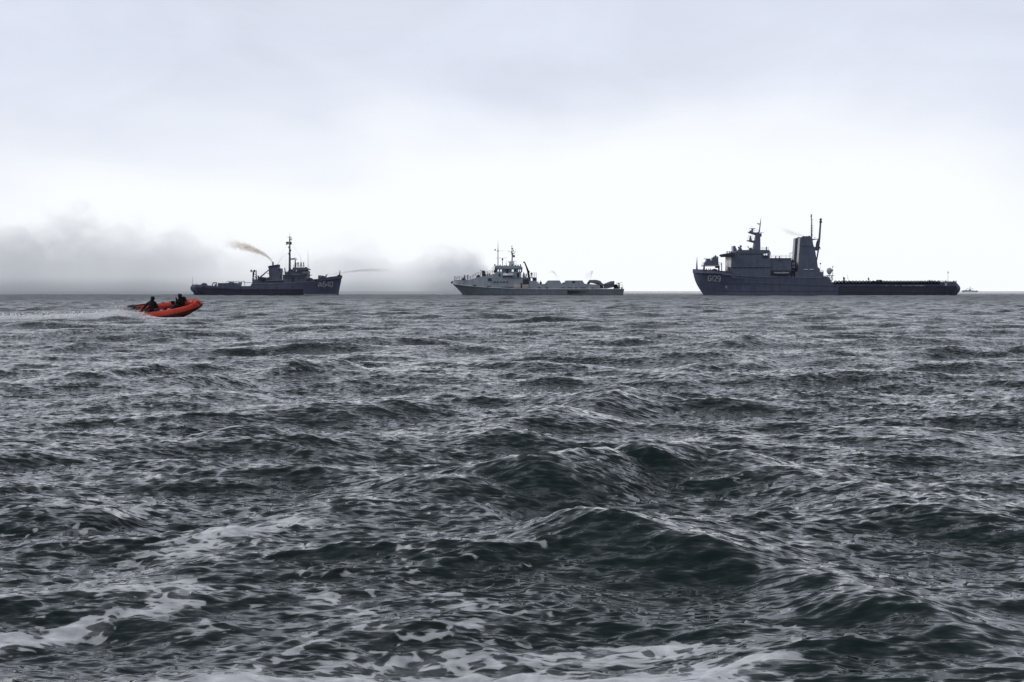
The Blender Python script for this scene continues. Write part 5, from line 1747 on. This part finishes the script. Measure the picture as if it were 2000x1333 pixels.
paint('spray_white', (0.94, 0.95, 0.97), rough=0.6, var=0.1)
G_ = lambda m, s: (lambda t, r: m + s * r.normal())
def wake_cloud(n, x0, x1, h0, h1, rmin, rmax, spread=0.6):
    """points thrown up along the wake line"""
    rng = np.random.default_rng(int(n + x0))
    wx = [a for a, _ in WAKE]
    wy = [b for _, b in WAKE]
    out = []
    for _ in range(n):
        px = x0 + (x1 - x0) * rng.random()
        p = sea_at(px, float(np.interp(px, wx, wy)))
        hh = h0 + (h1 - h0) * (px - x0) / (x1 - x0)
        lump_ = 0.55 + 0.45 * math.sin(px * 0.21) * math.sin(px * 0.067 + 1)
        out.append((p.x + 0.1 * rng.normal(), p.y + spread * rng.normal() - 0.2, 0.12 + abs(rng.normal()) * hh * lump_, rmin + (rmax - rmin) * rng.random() ** 3))
    return out


droplets('spray', [
    (8000, lambda t, r: 226 + 80 * t ** 0.9 + 4 * r.normal(), lambda t, r: 624 - (2 + 17 * (1 - t)) * abs(r.normal()) ** 1.0 * 0.60, G_(-0.95, 0.25), 0.006, 0.024),
    (7000, lambda t, r: 222 + 44 * t + 5 * r.normal(), lambda t, r: 623 - 13 * r.random() ** 1.3 - 5 * (1 - t) * r.random(), G_(-0.4, 0.5), 0.006, 0.026),
    (7000, lambda t, r: 246 + 106 * t, lambda t, r: 626.4 - 5.2 * (1 - t) * r.random() - 2.8 * r.random() ** 2, G_(-1.35, 0.15), 0.007, 0.026)],
    'white spray and foam thrown up behind the orange boat', 'spray_white',
    wake_cloud(9000, -240, 120, 0.10, 0.12, 0.009, 0.036, 1.1) + wake_cloud(9000, 120, 250, 0.11, 0.15, 0.009, 0.036, 0.9))


# ------------------------------------------------------------------ smoke, exhaust and water jets (volumes)
def volume_mat(name, build, color, aniso=0.2, step=0.5):
    m = bpy.data.materials.new(name)
    m.use_nodes = True
    T = NT(m.node_tree)
    out = T.n('ShaderNodeOutputMaterial')
    v = T.n('ShaderNodeVolumePrincipled')
    v.inputs['Color'].default_value = (*color, 1)
    v.inputs['Anisotropy'].default_value = aniso
    T.link(build(T), v.inputs['Density'])
    T.link(v.outputs[0], out.inputs['Volume'])
    m.cycles.volume_step_rate = step
    return m


def float_curve(T, v, pts):
    nd = T.n('ShaderNodeFloatCurve')
    T.link(v, nd.inputs['Value'])
    c = nd.mapping.curves[0]
    c.points[0].location = pts[0]
    c.points[1].location = pts[-1]
    for p in pts[1:-1]:
        c.points.new(*p)
    nd.mapping.update()
    return nd.outputs[0]


def build_smoke():
    YC, DEP = 575.0, 90.0
    tops = [(-500, 430), (0, 430), (70, 443), (150, 420), (215, 426), (265, 452), (320, 436), (390, 462), (450, 468), (520, 488), (560, 484), (610, 490), (650, 482),
            (705, 472), (750, 497), (790, 512), (830, 500), (880, 490), (920, 495), (955, 508), (985, 545), (1004, 577)]
    dens = [(-500, 1.0), (0, 1.0), (150, 1.0), (300, 0.9), (400, 0.62), (520, 0.40), (620, 0.42), (700, 0.60), (770, 0.60), (840, 0.95), (900, 1.25), (960, 1.1), (1004, 0.8)]
    X0, X1 = W(-500, 577, YC).x, W(1010, 577, YC).x
    X = lambda px: (W(px, 577, YC).x - X0) / (X1 - X0)
    HT = 40.0
    H = lambda py: max(0.02, W(0, py, YC).z / HT)

    def build(T):
        geo = T.n('ShaderNodeNewGeometry')
        pos = geo.outputs['Position']
        s = T.xyz(pos)
        u = T.lin(s[0], X0, X1)
        wob = T.noise(T.scale(pos, (0.030, 0.02, 0.035)), 1.0, 2.0, 0.5)
        u2 = T.math('ADD', u, T.math('MULTIPLY', T.math('SUBTRACT', wob, 0.5), 0.06))
        top = T.math('MULTIPLY', float_curve(T, u2, [(X(a), H(b)) for a, b in tops]), HT)
        amt = float_curve(T, u, [(X(a), b * 0.7) for a, b in dens])
        n = T.noise(T.scale(pos, (0.060, 0.04, 0.070)), 1.0, 6.0, 0.6, 0.8)
        q = T.math('DIVIDE', T.math('SUBTRACT', top, s[2]), T.math('ADD', T.math('MULTIPLY', top, 0.60), 2.0))
        q = T.math('ADD', q, T.math('MULTIPLY', T.math('SUBTRACT', n, 0.5), 3.4))
        d = T.smooth(q, 0.0, 0.75)
        n3 = T.noise(T.scale(pos, (0.02, 0.02, 0.03)), 1.0, 2.0)
        d = T.math('MULTIPLY', d, T.lin(n3, 0.3, 0.7, 0.55, 1.35))
        low = T.smooth(s[2], 8.0, 0.0, 1.0, 2.4)
        return T.math('MULTIPLY', T.math('MULTIPLY', T.math('MULTIPLY', d, low), amt), 0.0165)

    m = volume_mat('smoke', build, (0.93, 0.948, 0.985), 0.5, 0.08)
    # closed billowing body that holds the smoke
    n = 60
    prof_x = [X0 + (X1 - X0) * i / n for i in range(n + 1)]
    xs = [W(a, 577, YC).x for a, _ in tops]
    zs = [W(a, b, YC).z for a, b in tops]
    mb = MB()
    seg = 12
    for i, x in enumerate(prof_x):
        z = float(np.interp(x, xs, zs)) * 1.22 + 2.0
        for k in range(seg + 1):
            a = math.pi * k / seg
            mb.v.append(Vector((x, YC - math.cos(a) * DEP / 2 * 1.15, -0.5 + z * math.sin(a) ** 0.35)))
    w = seg + 1
    for i in range(n):
        for k in range(seg):
            mb.f.append((i * w + k, i * w + k + 1, (i + 1) * w + k + 1, (i + 1) * w + k))
        mb.f.append((i * w, (i + 1) * w, (i + 1) * w + seg, i * w + seg))
    mb.f.append(tuple(range(w)))
    mb.f.append(tuple(n * w + k for k in range(w))[::-1])
    o = mb.build('smoke', m)
    tag(o, 'low bank of grey smoke drifting over the sea behind the left ships', None, kind='stuff')


def plume(name, pts, Y, radii, color, density, nscale, label, aniso=0.3, fade=(0.0, 1.0), sharp=0.3, noise_amt=1.4):
    """volume along a bent path: local x runs along the chord"""
    P = [Vector(p) if len(p) == 3 else W(p[0], p[1], Y) for p in pts]
    a, b = P[0], P[-1]
    ln = (b - a).length
    ex = (b - a).normalized()
    ey = Vector((0, 1, 0))
    ez = ex.cross(ey).normalized()
    if ez.z < 0:
        ez = -ez
    ey = ez.cross(ex)
    M = Matrix((ex, ey, ez)).transposed().to_4x4()
    M.translation = a
    Mi = M.inverted()
    loc = [Mi @ p for p in P]
    us = [min(1.0, max(0.0, p.x / ln)) for p in loc]
    zmax = max(abs(p.z) for p in loc) + 1e-3
    rmax = max(radii)

    def build(T):
        tc = T.n('ShaderNodeTexCoord')
        pos = tc.outputs['Object']
        s = T.xyz(pos)
        u = T.math('DIVIDE', s[0], ln, clamp=True)
        cz = T.math('MULTIPLY', T.math('SUBTRACT', float_curve(T, u, [(q, 0.5 + 0.5 * p.z / zmax) for q, p in zip(us, loc)]), 0.5), 2 * zmax)
        rr = T.math('MULTIPLY', float_curve(T, u, [(q, r_ / rmax) for q, r_ in zip(us, radii)]), rmax)
        dz = T.math('SUBTRACT', s[2], cz)
        dist = T.math('SQRT', T.math('ADD', T.math('MULTIPLY', s[1], s[1]), T.math('MULTIPLY', dz, dz)))
        q = T.math('DIVIDE', dist, rr)
        n = T.noise(pos, nscale, 4.0, 0.6, 0.4)
        e = T.math('ADD', q, T.math('MULTIPLY', T.math('SUBTRACT', n, 0.5), noise_amt))
        d = T.smooth(e, 1.0, sharp)
        d = T.math('MULTIPLY', d, T.lin(n, 0.35, 0.65, 0.35, 1.4))
        thin = T.math('DIVIDE', radii[0] + 0.15 * rmax, T.math('ADD', rr, 0.15 * rmax))
        d = T.math('MULTIPLY', d, thin)
        d = T.math('MULTIPLY', d, T.smooth(u, 1.0, 1.0 - fade[1]))
        return T.math('MULTIPLY', d, density)

    m = volume_mat(name, build, color, aniso, 0.25)
    mb = MB()
    fine, rf = [], []
    for i in range(len(loc) - 1):
        for k in range(4):
            t = k / 4
            fine.append(loc[i].lerp(loc[i + 1], t))
            rf.append((radii[i] * (1 - t) + radii[i + 1] * t) * 1.25)
    fine.append(loc[-1])
    rf.append(radii[-1] * 1.25)
    mb.tube(fine, rf, 12)
    o = mb.build(name, m)
    o.matrix_world = M
    tag(o, label, None, kind='stuff')


build_smoke()
TY = SHIP_Y - 0.5
plume('exhaust_smoke', [(533, 512.5), (526, 505), (514, 496.5), (497, 488.5), (478, 482.5), (456, 478), (430, 476)], TY, [0.25, 0.5, 0.85, 1.25, 1.7, 2.1, 2.4], (0.86, 0.64, 0.38), 2.2, 0.7,
      'thin brown exhaust drifting left from the funnel of the left tug', fade=(0, 0.6), noise_amt=2.0)
plume('exhaust_smoke', [(1570, 461.5), (1558, 458.5), (1545, 455), (1530, 449), (1519, 443)], SHIP_Y - 4, [0.4, 0.8, 1.1, 1.2, 1.2], (0.80, 0.62, 0.48), 0.55, 0.9,
      'faint pinkish exhaust drifting left from the twin funnels', fade=(0, 0.6))
plume('water_jet', [(639.6, 536.6), (660, 534.2), (690, 530.2), (720, 528.2), (745, 528.4), (775, 531)], SHIP_Y - 1, [0.12, 0.25, 0.4, 0.6, 0.8, 1.2], (0.62, 0.64, 0.68), 2.2, 1.2,
      'long thin jet of water shot forward over the bow of the left tug', fade=(0, 0.6))
plume('water_jet', [(1089, 548), (1087.4, 541), (1084.4, 535), (1080.5, 531.5), (1075, 531.4), (1068, 536)], SHIP_Y - 2, [0.12, 0.2, 0.32, 0.5, 0.9, 1.4], (0.62, 0.64, 0.68), 3.0, 1.6,
      'small fountain of water above the first notch of the middle ship', fade=(0, 0.7))
plume('water_jet', [(1153, 547), (1154.4, 540), (1156.0, 534), (1157.4, 528)], SHIP_Y - 2, [0.10, 0.2, 0.34, 0.5], (0.55, 0.57, 0.6), 3.4, 1.8,
      'slanting fountain of water near the stern ramps of the middle ship', fade=(0, 0.15))
plume('water_mist', [(1156.6, 530), (1152, 534), (1146, 541), (1142, 547)], SHIP_Y - 2, [0.5, 1.0, 1.4, 1.6], (0.8, 0.82, 0.85), 0.28, 1.2,
      'thin mist drifting left from the slanting fountain of the middle ship', fade=(0, 0.6))
# white water thrown up along the wake
_w = [sea_at(a, b) + Vector((0, -0.2, 0.10)) for a, b in WAKE[:6]]
plume('wake_spray', [tuple(p) for p in reversed(_w)], 0, [0.30, 0.46, 0.44, 0.40, 0.36, 0.32], (0.985, 0.988, 0.992), 12.0, 1.6,
      'white spray trailing along the wake of the orange boat', aniso=0.4, fade=(0, 0.1), sharp=0.3, noise_amt=1.3)
